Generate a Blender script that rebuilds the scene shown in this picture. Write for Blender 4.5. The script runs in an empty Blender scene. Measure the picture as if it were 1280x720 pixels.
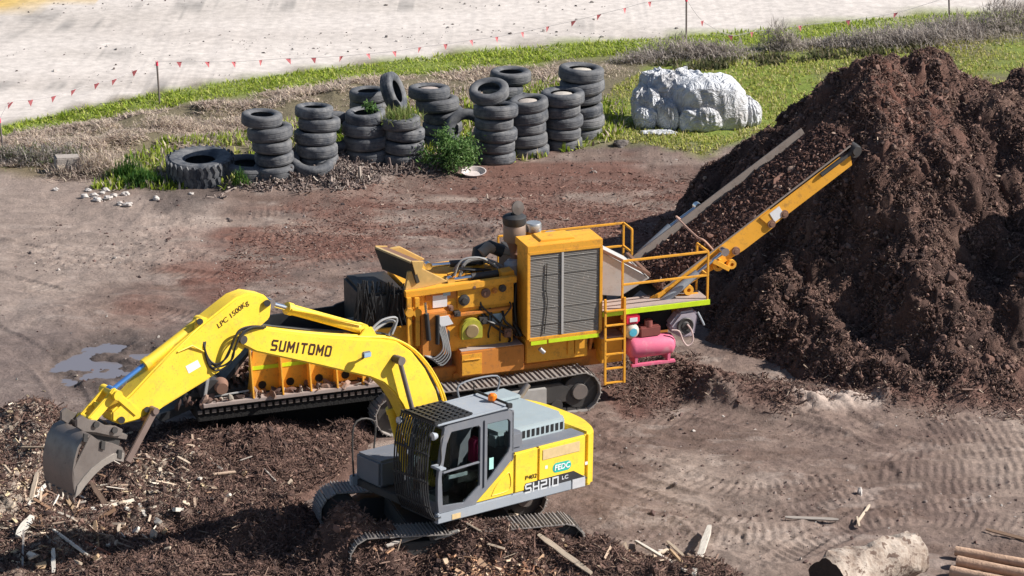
import bpy, bmesh, math, random
import numpy as np
from math import sin, cos, tan, pi, radians as rad, sqrt, atan2, hypot
from mathutils import Vector, Matrix
random.seed(7)
rng = np.random.default_rng(11)
scene = bpy.context.scene
col = scene.collection
# ------------------------------------------------------------------ camera
F = 3600.0; PIT = rad(18.8); CH = 22.0; CY = -CH / tan(PIT)
cam = bpy.data.cameras.new('camera'); camo = bpy.data.objects.new('camera', cam); col.objects.link(camo)
camo.location = (0, CY, CH); camo.rotation_euler = (pi / 2 - PIT, 0, 0)
cam.sensor_width = 36; cam.lens = F / 1280 * 36; cam.clip_start = 1; cam.clip_end = 3000
scene.camera = camo
CP = np.array([0, CY, CH])

def ray(px, py):
    x = (px - 640) / F; y = -(py - 360) / F
    return np.array([x, cos(PIT) + y * sin(PIT), -sin(PIT) + y * cos(PIT)])
def G(px, py, z=0.0):
    """point of the level z seen at the photo's pixel"""
    d = ray(px, py); t = (z - CH) / d[2]
    return CP + t * d
def to_px(x, y, z=0.0):
    dy = y - CY; dz = z - CH
    fw = dy * cos(PIT) - dz * sin(PIT); up = dy * sin(PIT) + dz * cos(PIT)
    return 640 + F * x / fw, 360 - F * up / fw
def pxsize(x, y, z=0.0):
    return (y - CY) * cos(PIT) - (z - CH) * sin(PIT)
class Frame:
    """a local frame (4x4 matrix); on(px,py,axis,value) -> local point of the plane axis=value"""
    def __init__(s, M):
        s.M = Matrix(M); s.I = s.M.inverted()
    def on(s, px, py, axis, val):
        c = s.I @ Vector(CP); d = s.I.to_3x3() @ Vector(ray(px, py))
        t = (val - c[axis]) / d[axis]
        return c + d * t
# ------------------------------------------------------------------ objects
def tag(o, label=None, cat=None, group=None, kind=None):
    if label: o['label'] = label
    if cat: o['category'] = cat
    if group: o['group'] = group
    if kind: o['kind'] = kind
    return o
def empty(name, M=None, loc=None, rz=0, parent=None):
    o = bpy.data.objects.new(name, None); col.objects.link(o); o.empty_display_size = .2
    if parent: o.parent = parent
    if M is not None: o.matrix_local = M
    elif loc is not None: o.location = loc; o.rotation_euler = (0, 0, rz)
    return o
def kids(o): return [c for c in bpy.data.objects if c.parent == o]
def link_mesh(name, me, mat, parent=None, M=None):
    o = bpy.data.objects.new(name, me); col.objects.link(o)
    if mat is not None:
        for m in (mat if isinstance(mat, (list, tuple)) else [mat]): me.materials.append(m)
    if parent: o.parent = parent
    if M is not None: o.matrix_local = M
    return o
def np_mesh(name, V, Fc, smooth=False):
    me = bpy.data.meshes.new(name)
    V = np.asarray(V, dtype=np.float32); Fc = np.asarray(Fc, dtype=np.int32)
    n = Fc.shape[1]
    me.vertices.add(len(V)); me.vertices.foreach_set('co', V.ravel())
    me.loops.add(Fc.size); me.loops.foreach_set('vertex_index', Fc.ravel())
    me.polygons.add(len(Fc)); me.polygons.foreach_set('loop_start', np.arange(0, Fc.size, n, dtype=np.int32))
    me.polygons.foreach_set('loop_total', np.full(len(Fc), n, dtype=np.int32))
    me.polygons.foreach_set('use_smooth', np.full(len(Fc), smooth))
    me.update(calc_edges=True); me.validate()
    return me
def set_color(me, name, rgb, alpha=1.0):
    a = me.color_attributes.new(name, 'FLOAT_COLOR', 'POINT')
    c = np.ones((len(me.vertices), 4), dtype=np.float32); c[:, :3] = rgb; c[:, 3] = alpha
    a.data.foreach_set('color', c.ravel())
def V3(*a): return Vector(a)
class MB:
    def __init__(s): s.v = []; s.f = []; s.sm = []
    def add(s, vs, fs, smooth=False):
        n = len(s.v); s.v += [tuple(v) for v in vs]
        s.f += [tuple(i + n for i in f) for f in fs]; s.sm += [smooth] * len(fs); return s
    def box(s, a, b, M=None, ch=0.0):
        x0, x1 = sorted((a[0], b[0])); y0, y1 = sorted((a[1], b[1])); z0, z1 = sorted((a[2], b[2]))
        vs = [V3(x, y, z) for z in (z0, z1) for x, y in ((x0, y0), (x1, y0), (x1, y1), (x0, y1))]
        if M is not None: vs = [M @ v for v in vs]
        return s.add(vs, [(3, 2, 1, 0), (4, 5, 6, 7), (0, 1, 5, 4), (1, 2, 6, 5), (2, 3, 7, 6), (3, 0, 4, 7)])
    def bar(s, p, q, w, h, up=(0, 0, 1)):
        """box beam from p to q, w across, h along up"""
        p = Vector(p); q = Vector(q); d = (q - p).normalized(); u = Vector(up)
        x = d.cross(u)
        if x.length < 1e-4: x = d.cross(V3(1, 0, 0))
        x.normalize(); u = x.cross(d)
        vs = [c + x * a * w / 2 + u * b * h / 2 for c in (p, q) for a, b in ((-1, -1), (1, -1), (1, 1), (-1, 1))]
        return s.add(vs, [(3, 2, 1, 0), (4, 5, 6, 7), (0, 1, 5, 4), (1, 2, 6, 5), (2, 3, 7, 6), (3, 0, 4, 7)])
    def tube(s, pts, r, seg=10, caps=True):
        pts = [Vector(p) for p in pts]
        if len(pts) >= 4 and not isinstance(r, (list, tuple)) and r < .035:      # bend hoses smoothly
            q = []
            for i in range(len(pts) - 1):
                p0, p1, p2, p3 = pts[max(i - 1, 0)], pts[i], pts[i + 1], pts[min(i + 2, len(pts) - 1)]
                for t in (0, .2, .4, .6, .8): q.append(.5 * ((2 * p1) + (p2 - p0) * t + (2 * p0 - 5 * p1 + 4 * p2 - p3) * t * t + (3 * p1 - p0 - 3 * p2 + p3) * t ** 3))
            pts = q + [pts[-1]]
        n = len(pts)
        rs = r if isinstance(r, (list, tuple)) else [r] * n
        t0 = (pts[1] - pts[0]).normalized()
        a = t0.cross(V3(0, 0, 1))
        if a.length < .1: a = t0.cross(V3(1, 0, 0))
        a.normalize(); vs = []
        for i, p in enumerate(pts):
            t = (pts[min(i + 1, n - 1)] - pts[max(i - 1, 0)]).normalized()
            a = (a - t * a.dot(t)).normalized(); b = t.cross(a)
            vs += [p + (a * cos(2 * pi * k / seg) + b * sin(2 * pi * k / seg)) * rs[i] for k in range(seg)]
        fs = [(i * seg + k, i * seg + (k + 1) % seg, (i + 1) * seg + (k + 1) % seg, (i + 1) * seg + k) for i in range(n - 1) for k in range(seg)]
        s.add(vs, fs, True)
        if caps:
            s.add(vs[:seg], [tuple(range(seg))[::-1]]); s.add(vs[-seg:], [tuple(range(seg))])
        return s
    def cyl(s, p, q, r, r2=None, seg=20): return s.tube([p, q], [r, r if r2 is None else r2], seg)
    def lathe(s, prof, c, axis='z', seg=28, closed=False):
        """prof = [(radius, along)] turned round an axis through c"""
        ax = {'x': (V3(0, 1, 0), V3(0, 0, 1), V3(1, 0, 0)), 'y': (V3(0, 0, 1), V3(1, 0, 0), V3(0, 1, 0)), 'z': (V3(1, 0, 0), V3(0, 1, 0), V3(0, 0, 1))}[axis]
        c = Vector(c); m = len(prof); vs = []
        for k in range(seg):
            e = ax[0] * cos(2 * pi * k / seg) + ax[1] * sin(2 * pi * k / seg)
            vs += [c + e * r + ax[2] * h for r, h in prof]
        mm = m if closed else m - 1
        fs = [(k * m + i, ((k + 1) % seg) * m + i, ((k + 1) % seg) * m + (i + 1) % m, k * m + (i + 1) % m) for k in range(seg) for i in range(mm)]
        return s.add(vs, fs, True)
    def prism(s, poly, axis, a, b):
        """2D polygon in the plane across axis (y: (x,z); x: (y,z); z: (x,y)) pulled from a to b"""
        def P(p, h): return {1: (p[0], h, p[1]), 0: (h, p[0], p[1]), 2: (p[0], p[1], h)}[axis]
        n = len(poly)
        area = sum(poly[i][0] * poly[(i + 1) % n][1] - poly[(i + 1) % n][0] * poly[i][1] for i in range(n))
        if area < 0: poly = poly[::-1]
        vs = [P(p, a) for p in poly] + [P(p, b) for p in poly]
        flip = (b > a) if axis != 1 else (b < a)
        side = [(i, (i + 1) % n, n + (i + 1) % n, n + i) for i in range(n)]
        caps = [tuple(range(n))[::-1], tuple(range(n, 2 * n))]
        if not flip: side = [f[::-1] for f in side]; caps = [f[::-1] for f in caps]
        return s.add(vs, side + caps)
    def build(s, name, mat, parent=None, M=None, bevel=0.0, seg=2):
        me = bpy.data.meshes.new(name); me.from_pydata(s.v, [], s.f)
        me.polygons.foreach_set('use_smooth', s.sm)
        bm = bmesh.new(); bm.from_mesh(me)
        bmesh.ops.recalc_face_normals(bm, faces=bm.faces[:])
        if bevel:
            es = [e for e in bm.edges if len(e.link_faces) == 2 and e.calc_face_angle(0) > .6 and not (e.link_faces[0].smooth and e.link_faces[1].smooth)]
            bmesh.ops.bevel(bm, geom=es, offset=bevel, segments=seg, affect='EDGES', clamp_overlap=True)
        bm.to_mesh(me); bm.free()
        me.set_sharp_from_angle(angle=rad(38))
        return link_mesh(name, me, mat, parent, M)
def holed_plate(mb, outer, holes, axis, a, b):
    """plate with holes; polygons as in prism"""
    def P(p, h): return {1: (p[0], h, p[1]), 0: (h, p[0], p[1]), 2: (p[0], p[1], h)}[axis]
    bm = bmesh.new(); es = []
    for lp in [outer] + holes:
        vs = [bm.verts.new(P(p, a)) for p in lp]
        es += [bm.edges.new((vs[i], vs[(i + 1) % len(vs)])) for i in range(len(vs))]
    r = bmesh.ops.triangle_fill(bm, use_beauty=True, use_dissolve=False, edges=es)
    fs = [g for g in r['geom'] if isinstance(g, bmesh.types.BMFace)]
    ex = bmesh.ops.extrude_face_region(bm, geom=fs)
    for g in ex['geom']:
        if isinstance(g, bmesh.types.BMVert): g.co[axis] += (b - a)
    bm.verts.index_update()
    mb.add([v.co.copy() for v in bm.verts], [tuple(v.index for v in f.verts) for f in bm.faces]); bm.free()
def text_mesh(name, txt, size, mat, parent, origin, xdir, ydir, thick=.006, sx=1.0, shear=0.0, bold=0.0):
    cu = bpy.data.curves.new('lettering', 'FONT'); cu.body = txt; cu.size = size; cu.extrude = thick; cu.align_x = 'CENTER'; cu.align_y = 'CENTER'
    cu.shear = shear; cu.offset = bold; cu.space_character = 1.0
    t = bpy.data.objects.new('lettering_curve', cu); col.objects.link(t)
    bpy.context.view_layer.update()
    dg = bpy.context.evaluated_depsgraph_get()
    me = bpy.data.meshes.new_from_object(t.evaluated_get(dg)); bpy.data.objects.remove(t); bpy.data.curves.remove(cu)
    x = Vector(xdir).normalized(); y = Vector(ydir); y = (y - x * y.dot(x)).normalized(); z = x.cross(y)
    M = Matrix((x * sx, y, z)).transposed().to_4x4(); M.translation = Vector(origin)
    me.transform(M); me.name = name; me.materials.clear()
    return link_mesh(name, me, mat, parent)
STROKES = {'S': [(1, 1, .12, 1), (.0, .88, 0, .62), (.1, .5, .9, .5), (1, .38, 1, .12), (.88, 0, 0, 0)], 'U': [(0, 1, 0, .12), (.12, 0, .88, 0), (1, .12, 1, 1)],
    'M': [(0, 0, 0, 1), (0, 1, .5, .35), (.5, .35, 1, 1), (1, 1, 1, 0)], 'I': [(.5, 0, .5, 1)], 'T': [(0, 1, 1, 1), (.5, 1, .5, 0)], 'O': [(0, .12, 0, .88), (.12, 1, .88, 1), (1, .88, 1, .12), (.88, 0, .12, 0)],
    'H': [(0, 0, 0, 1), (1, 0, 1, 1), (0, .5, 1, .5)], '2': [(0, 1, 1, 1), (1, 1, 1, .55), (1, .5, 0, .5), (0, .45, 0, 0), (0, 0, 1, 0)], '1': [(.5, 0, .5, 1), (.2, 1, .5, 1)], '0': [(0, 0, 0, 1), (0, 1, 1, 1), (1, 1, 1, 0), (1, 0, 0, 0)]}
def block_text(name, txt, h, wch, gap, t, mat, parent, origin, xdir, ydir, thick=.004, shear=0.0):
    """squared capitals built of strokes, centred on origin"""
    x = Vector(xdir).normalized(); y = Vector(ydir); y = (y - x * y.dot(x)).normalized(); z = x.cross(y); O = Vector(origin); mb = MB()
    ws = [(.25 if c in 'I1' else (1.15 if c == 'M' else 1)) * wch for c in txt]; tot = sum(ws) + gap * (len(txt) - 1); cx = -tot / 2; k = 0
    for c, w_ in zip(txt, ws):
        for (a, b, c2, d) in STROKES[c]:
            P = lambda u, v: O + x * (cx + u * (w_ if c not in 'I1' else .25 * wch) + shear * (v - .5) * h) + y * ((v - .5) * h)
            p, q = P(a, b), P(c2, d); e = (q - p).normalized() * t * .42; k += 1
            mb.bar(p - e + z * (k % 5) * .0006, q + e + z * (k % 5) * .0006, t, thick, up=z)
        cx += w_ + gap
    return mb.build(name, mat, parent)
# ------------------------------------------------------------------ noise (numpy)
def _hash(ix, iy, seed):
    h = (ix.astype(np.int64) * 374761393 + iy.astype(np.int64) * 668265263 + seed * 974634777) & 0xffffffff
    h = ((h ^ (h >> 13)) * 1274126177) & 0xffffffff
    return ((h ^ (h >> 16)) & 0xffff) / 65535.0
def vnoise(x, y, seed=0):
    ix = np.floor(x); iy = np.floor(y); fx = x - ix; fy = y - iy
    fx = fx * fx * fx * (fx * (fx * 6 - 15) + 10); fy = fy * fy * fy * (fy * (fy * 6 - 15) + 10)
    a = _hash(ix, iy, seed); b = _hash(ix + 1, iy, seed); c = _hash(ix, iy + 1, seed); d = _hash(ix + 1, iy + 1, seed)
    return (a + (b - a) * fx) * (1 - fy) + (c + (d - c) * fx) * fy
def fbm(x, y, sc, oct=4, seed=0, gain=.5, billow=False):
    """about -1..1, first octave of wavelength sc metres"""
    x = np.asarray(x, float); y = np.asarray(y, float)
    r = 0; a = 1; t = 0
    for o in range(oct):
        f = 2 ** o / sc; ca, sa = cos(o * 1.1), sin(o * 1.1)
        n = vnoise((x * ca - y * sa) * f + 17.3 * o, (x * sa + y * ca) * f + 5.1 * o, seed + o) * 2 - 1
        if billow: n = 1 - 2 * np.abs(n)
        r = r + n * a; t += a; a *= gain
    return r / t * (1.6 if not billow else 1)
def cells(x, y, sc, seed=0):
    """rounded lumps 0..1 with sharp creases between"""
    x = x / sc; y = y / sc; ix = np.floor(x); iy = np.floor(y); d1 = np.full(x.shape, 9.0); h = np.zeros(x.shape)
    for i in (-1, 0, 1):
        for j in (-1, 0, 1):
            cx = ix + i; cy = iy + j
            px = cx + _hash(cx, cy, seed); py = cy + _hash(cx, cy, seed + 7)
            d = np.hypot(x - px, y - py); m = d < d1
            d1 = np.where(m, d, d1); h = np.where(m, _hash(cx, cy, seed + 13), h)
    return np.clip(1 - d1 * d1, 0, 1) * (.35 + .65 * h)
def sstep(a, b, x):
    t = np.clip((x - a) / (b - a), 0, 1); return t * t * (3 - 2 * t)
def in_poly(px, py, poly):
    r = np.zeros(np.shape(px), bool); n = len(poly)
    for i in range(n):
        x0, y0 = poly[i]; x1, y1 = poly[(i + 1) % n]
        if y0 == y1: continue
        c = ((y0 > py) != (y1 > py)) & (px < (x1 - x0) * (py - y0) / (y1 - y0) + x0)
        r ^= c
    return r
def sdist(px, py, poly):
    """signed distance in photo pixels of ground points, + inside"""
    d = np.full(np.shape(px), 1e9); n = len(poly)
    for i in range(n):
        x0, y0 = poly[i]; x1, y1 = poly[(i + 1) % n]; dx, dy = x1 - x0, y1 - y0
        t = np.clip(((px - x0) * dx + (py - y0) * dy) / (dx * dx + dy * dy), 0, 1)
        d = np.minimum(d, np.hypot(px - x0 - t * dx, py - y0 - t * dy))
    return np.where(in_poly(px, py, poly), d, -d)
# ------------------------------------------------------------------ materials
MATS = {}
def nt(name):
    m = bpy.data.materials.new(name); m.use_nodes = True; t = m.node_tree
    b = t.nodes['Principled BSDF']; return m, t, b
def N(t, typ, **k):
    n = t.nodes.new(typ)
    for a, v in k.items():
        if a in n.inputs: n.inputs[a].default_value = v
        else: setattr(n, a, v)
    return n
def mix(t, fac, a, b, mode='MIX'):
    n = t.nodes.new('ShaderNodeMix'); n.data_type = 'RGBA'; n.blend_type = mode
    for i, v in ((0, fac), (6, a), (7, b)):
        if isinstance(v, (int, float)): n.inputs[i].default_value = v
        elif isinstance(v, tuple): n.inputs[i].default_value = (*v[:3], 1)
        else: t.links.new(v, n.inputs[i])
    return n.outputs[2]
def noise(t, scale, detail=5, rough=.6, vec=None, dist=0.0):
    n = N(t, 'ShaderNodeTexNoise', Scale=scale, Detail=detail, Roughness=rough, Distortion=dist)
    if vec is None:
        tc = t.nodes.get('TC') or N(t, 'ShaderNodeTexCoord'); tc.name = 'TC'; vec = tc.outputs['Object']
    t.links.new(vec, n.inputs['Vector']); return n.outputs['Fac']
def ramp(t, src, lo, hi, c0=(0, 0, 0), c1=(1, 1, 1)):
    r = t.nodes.new('ShaderNodeValToRGB'); e = r.color_ramp.elements
    e[0].position = lo; e[0].color = (*c0, 1); e[1].position = hi; e[1].color = (*c1, 1)
    t.links.new(src, r.inputs[0]); return r.outputs[0]
def bump(t, b, h, strength, dist):
    n = N(t, 'ShaderNodeBump', Strength=strength, Distance=dist); t.links.new(h, n.inputs['Height']); t.links.new(n.outputs[0], b.inputs['Normal'])
def paint(name, base, dirt=(.16, .13, .11), amt=.35, rough=.45, metal=0.0, coat=0.0, scale=2.5):
    """painted or bare metal with soft fading, dust and scuffs"""
    m, t, b = nt(name)
    fade = noise(t, scale * .6, 3); c = mix(t, ramp(t, fade, .3, .75), base, tuple(min(1, x * 1.12 + .01) for x in base))
    g = noise(t, scale * 2, 8, .72); mask = ramp(t, g, .52, .78, (0, 0, 0), (amt,) * 3)
    c = mix(t, mask, c, dirt)
    sp = noise(t, scale * 16, 3, .5); c = mix(t, ramp(t, sp, .64, .74, (0, 0, 0), (amt * .8,) * 3), c, tuple(x * .45 for x in dirt))
    t.links.new(c, b.inputs['Base Color'])
    rr = ramp(t, g, .4, .75, (rough,) * 3, (min(1, rough + .3),) * 3); t.links.new(rr, b.inputs['Roughness'])
    b.inputs['Metallic'].default_value = metal; b.inputs['Coat Weight'].default_value = coat
    bump(t, b, g, .15, .01)
    MATS[name] = m; return m
def plain(name, base, rough=.6, metal=0.0, var=.25, scale=8, bmp=0.0):
    m, t, b = nt(name)
    n = noise(t, scale, 5); c = mix(t, n, tuple(x * (1 - var) for x in base), tuple(min(1, x * (1 + var)) for x in base))
    t.links.new(c, b.inputs['Base Color']); b.inputs['Roughness'].default_value = rough; b.inputs['Metallic'].default_value = metal
    if bmp: bump(t, b, noise(t, scale * 3, 6), .6, bmp)
    MATS[name] = m; return m
paint('yellow', (.84, .58, .04), amt=.70, rough=.42, coat=.1, dirt=(.38, .25, .08))
paint('orange', (.76, .36, .028), amt=.8, rough=.55, dirt=(.17, .085, .045))
paint('orange_worn', (.55, .20, .03), amt=.8, rough=.6, dirt=(.12, .07, .05))
paint('grey_paint', (.155, .165, .19), amt=.4, rough=.45, dirt=(.3, .26, .23))
paint('light_grey', (.30, .33, .37), amt=.4, rough=.5, dirt=(.4, .36, .32))
paint('hood_grey', (.31, .365, .385), amt=.3, rough=.45, dirt=(.36, .34, .3))
paint('black_steel', (.018, .019, .022), amt=.35, rough=.5, dirt=(.09, .075, .065))
paint('dark_steel', (.06, .056, .055), amt=.6, rough=.55, metal=.3, dirt=(.13, .1, .08))
paint('track_steel', (.30, .27, .25), amt=.7, rough=.6, metal=.1, dirt=(.20, .16, .14))
paint('bucket_steel', (.235, .205, .19), amt=.5, rough=.42, metal=.55, dirt=(.2, .15, .12))
paint('rusty', (.20, .105, .07), amt=.7, rough=.7, dirt=(.1, .06, .045))
paint('deck_plate', (.36, .29, .26), amt=.7, rough=.7, dirt=(.24, .15, .11))
paint('chute_grey', (.44, .43, .42), amt=.6, rough=.5, dirt=(.33, .24, .19))
paint('pink_red', (.66, .13, .23), amt=.9, rough=.6, dirt=(.66, .38, .40))
paint('engine_red', (.62, .02, .06), amt=.3, rough=.4, dirt=(.2, .1, .1))
paint('belt_side', (.26, .215, .19), amt=.7, rough=.8, dirt=(.12, .08, .065))
plain('chrome', (.75, .78, .82), .18, 1.0, .05)
plain('rod_blue', (.12, .32, .75), .25, .6, .08)
plain('hi_vis', (.62, .85, .02), .5)
plain('rubber_hose', (.02, .02, .022), .5)
plain('hose_grey', (.28, .28, .28), .5)
plain('beacon_orange', (.95, .20, .01), .3)
plain('white_label', (.75, .76, .78), .5, var=.08)
plain('brown_ink', (.045, .016, .01), .5)
plain('magenta_cloth', (.42, .02, .10), .8)
plain('lamp_lens', (.6, .62, .65), .15)
plain('teal_decal', (.03, .42, .34), .4)
plain('silver', (.55, .56, .57), .35, .7)
plain('beige_panel', (.62, .46, .24), .6)
plain('yellow_green', (.42, .40, .05), .5, var=.4)
plain('dark_void', (.008, .008, .009), .9)
def glassy(name, base, rough=.05):
    m, t, b = nt(name); b.inputs['Base Color'].default_value = (*base, 1); b.inputs['Roughness'].default_value = rough
    b.inputs['Transmission Weight'].default_value = 1.0; b.inputs['IOR'].default_value = 1.25; MATS[name] = m
glassy('glass', (.50, .58, .58), .02)
def rubber():
    m, t, b = nt('tyre_rubber')
    oi = N(t, 'ShaderNodeObjectInfo'); tc = N(t, 'ShaderNodeTexCoord'); ad = N(t, 'ShaderNodeVectorMath', operation='ADD'); t.links.new(tc.outputs['Object'], ad.inputs[0]); t.links.new(oi.outputs['Random'], ad.inputs[1])
    g = noise(t, 2.6, 8, .72, ad.outputs[0]); c = mix(t, ramp(t, g, .40, .70), (.034, .041, .056), (.21, .208, .21))
    n = N(t, 'ShaderNodeMath', operation='MULTIPLY'); t.links.new(oi.outputs['Random'], n.inputs[0]); n.inputs[1].default_value = .4
    c = mix(t, n.outputs[0], c, (.12, .118, .12)); t.links.new(c, b.inputs['Base Color']); b.inputs['Roughness'].default_value = .75
    bump(t, b, g, .5, .03); MATS['tyre_rubber'] = m
rubber()
def vcol_mat(name, rough=.95, bs=60, bd=.02, bstr=.5, spread=.35, spec=.2):
    m, t, b = nt(name)
    at = N(t, 'ShaderNodeVertexColor', layer_name='Col')
    n1 = noise(t, bs, 6, .7); n2 = noise(t, bs * .22, 5, .65)
    d = ramp(t, n1, .25, .8, (1 - spread,) * 3, (1 + spread,) * 3); d = mix(t, at.outputs['Alpha'], (1, 1, 1), d); d2 = ramp(t, n2, .3, .75, (1 - spread * .6,) * 3, (1 + spread * .6,) * 3)
    c = mix(t, 1.0, at.outputs['Color'], d, 'MULTIPLY'); c = mix(t, 1.0, c, d2, 'MULTIPLY')
    t.links.new(c, b.inputs['Base Color']); b.inputs['Roughness'].default_value = rough; b.inputs['Specular IOR Level'].default_value = spec
    if bstr:
        bump(t, b, n1, bstr, bd); bn = [n for n in t.nodes if n.type == 'BUMP'][0]; q = N(t, 'ShaderNodeMath', operation='MULTIPLY'); q.inputs[1].default_value = bstr; t.links.new(at.outputs['Alpha'], q.inputs[0]); t.links.new(q.outputs[0], bn.inputs['Strength'])
    MATS[name] = m; return m
vcol_mat('mud', .9, 14, .04, .8, .36, .3); vcol_mat('bark', .95, 26, .05, .9, .5, .1); vcol_mat('shards', .9, 40, .01, 0, .2, .2); vcol_mat('leafy', .7, 30, .01, 0, .15, .3)
def translucent(m, k):
    t = m.node_tree; b = t.nodes['Principled BSDF']; o = [n for n in t.nodes if n.type == 'OUTPUT_MATERIAL'][0]; tr = t.nodes.new('ShaderNodeBsdfTranslucent'); mx = t.nodes.new('ShaderNodeMixShader'); mx.inputs[0].default_value = k
    src = b.inputs['Base Color'].links
    if src: t.links.new(src[0].from_socket, tr.inputs[0])
    t.links.new(b.outputs[0], mx.inputs[1]); t.links.new(tr.outputs[0], mx.inputs[2]); t.links.new(mx.outputs[0], o.inputs[0])
translucent(MATS['leafy'], .4)
# ------------------------------------------------------------------ light
w = bpy.data.worlds.new('World'); scene.world = w; w.use_nodes = True
sky = w.node_tree.nodes.new('ShaderNodeTexSky'); sky.sky_type = 'NISHITA'; sky.sun_disc = False
SUN = Vector((.79, -.005, .60)).normalized()
el = math.asin(SUN.z); az = atan2(SUN.x, SUN.y)
sky.sun_elevation = el; sky.sun_rotation = az; sky.dust_density = .6; sky.altitude = 50
bg = w.node_tree.nodes['Background']; bg.inputs[1].default_value = .06
w.node_tree.links.new(sky.outputs[0], bg.inputs[0])
sl = bpy.data.lights.new('sun', 'SUN'); sl.energy = 4.9; sl.angle = rad(.53); sl.color = (1, .95, .88)
so = bpy.data.objects.new('sun', sl); col.objects.link(so); so.rotation_euler = SUN.to_track_quat('Z', 'Y').to_euler(); so.location = (20, -20, 30)
scene.view_settings.view_transform = 'Standard'; scene.view_settings.look = 'None'; scene.view_settings.gamma = 1.0
scene.view_settings.exposure = 0.62; scene.view_settings.use_curve_mapping = False
# ------------------------------------------------------------------ ground relief and colour
def gauss(x, y, c, r, h, ry=None, ang=0):
    dx = x - c[0]; dy = y - c[1]; ca, sa = cos(ang), sin(ang); u = dx * ca + dy * sa; v = -dx * sa + dy * ca
    return h * np.exp(-(u / r) ** 2 - (v / (ry or r)) ** 2)
PUD = [[(75, 445), (110, 432), (165, 428), (200, 440), (215, 470), (255, 490), (262, 508), (200, 512), (150, 500), (95, 482), (70, 462)]]
SCR = [(-60, 184), (110, 154), (200, 140), (300, 122), (450, 103), (600, 88), (640, 84), (640, 100), (540, 120), (430, 132), (330, 150), (270, 175), (200, 200), (150, 205), (40, 200), (-60, 200)]
PUD2 = [(196, 246), (258, 243), (262, 250), (210, 255)]
TRACKS = [  # wheel and crawler prints: photo-pixel paths on the ground
    [(760, 500), (900, 498), (1030, 520), (1150, 560), (1330, 545)], [(780, 545), (900, 560), (1030, 590), (1180, 590), (1330, 575)],
    [(740, 600), (860, 640), (960, 650), (1100, 620), (1330, 600)], [(740, 560), (850, 600), (950, 612), (1100, 590)],
    [(1000, 500), (1100, 540), (1200, 530), (1330, 510)], [(860, 640), (960, 700), (1050, 660), (1330, 640)], [(730, 575), (840, 620), (960, 628), (1100, 600), (1330, 588)], [(760, 520), (900, 530), (1030, 548), (1120, 572), (1330, 560)], [(760, 665), (900, 672), (1010, 664), (1120, 640), (1330, 622)], [(840, 508), (980, 535), (1100, 560), (1200, 548), (1330, 530)], [(980, 700), (1100, 655), (1330, 658)],
    [(-40, 300), (120, 330), (300, 350), (420, 330), (600, 290)], [(-40, 340), (120, 380), (300, 400), (400, 370)], [(-40, 400), (60, 460), (100, 520)],
    [(300, 270), (500, 255), (700, 270), (820, 240)], [(300, 300), (500, 290), (650, 300)]]
TRW = []
for tp in TRACKS:
    pts = np.array([G(a, b)[:2] for a, b in tp]); q = []
    for i in range(len(pts) - 1):
        p0 = pts[max(i - 1, 0)]; p1 = pts[i]; p2 = pts[i + 1]; p3 = pts[min(i + 2, len(pts) - 1)]
        for t in np.linspace(0, 1, 10, endpoint=False):
            q.append(.5 * ((2 * p1) + (-p0 + p2) * t + (2 * p0 - 5 * p1 + 4 * p2 - p3) * t * t + (-p0 + 3 * p1 - 3 * p2 + p3) * t ** 3))
    q.append(pts[-1]); TRW.append(np.array(q))
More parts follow.
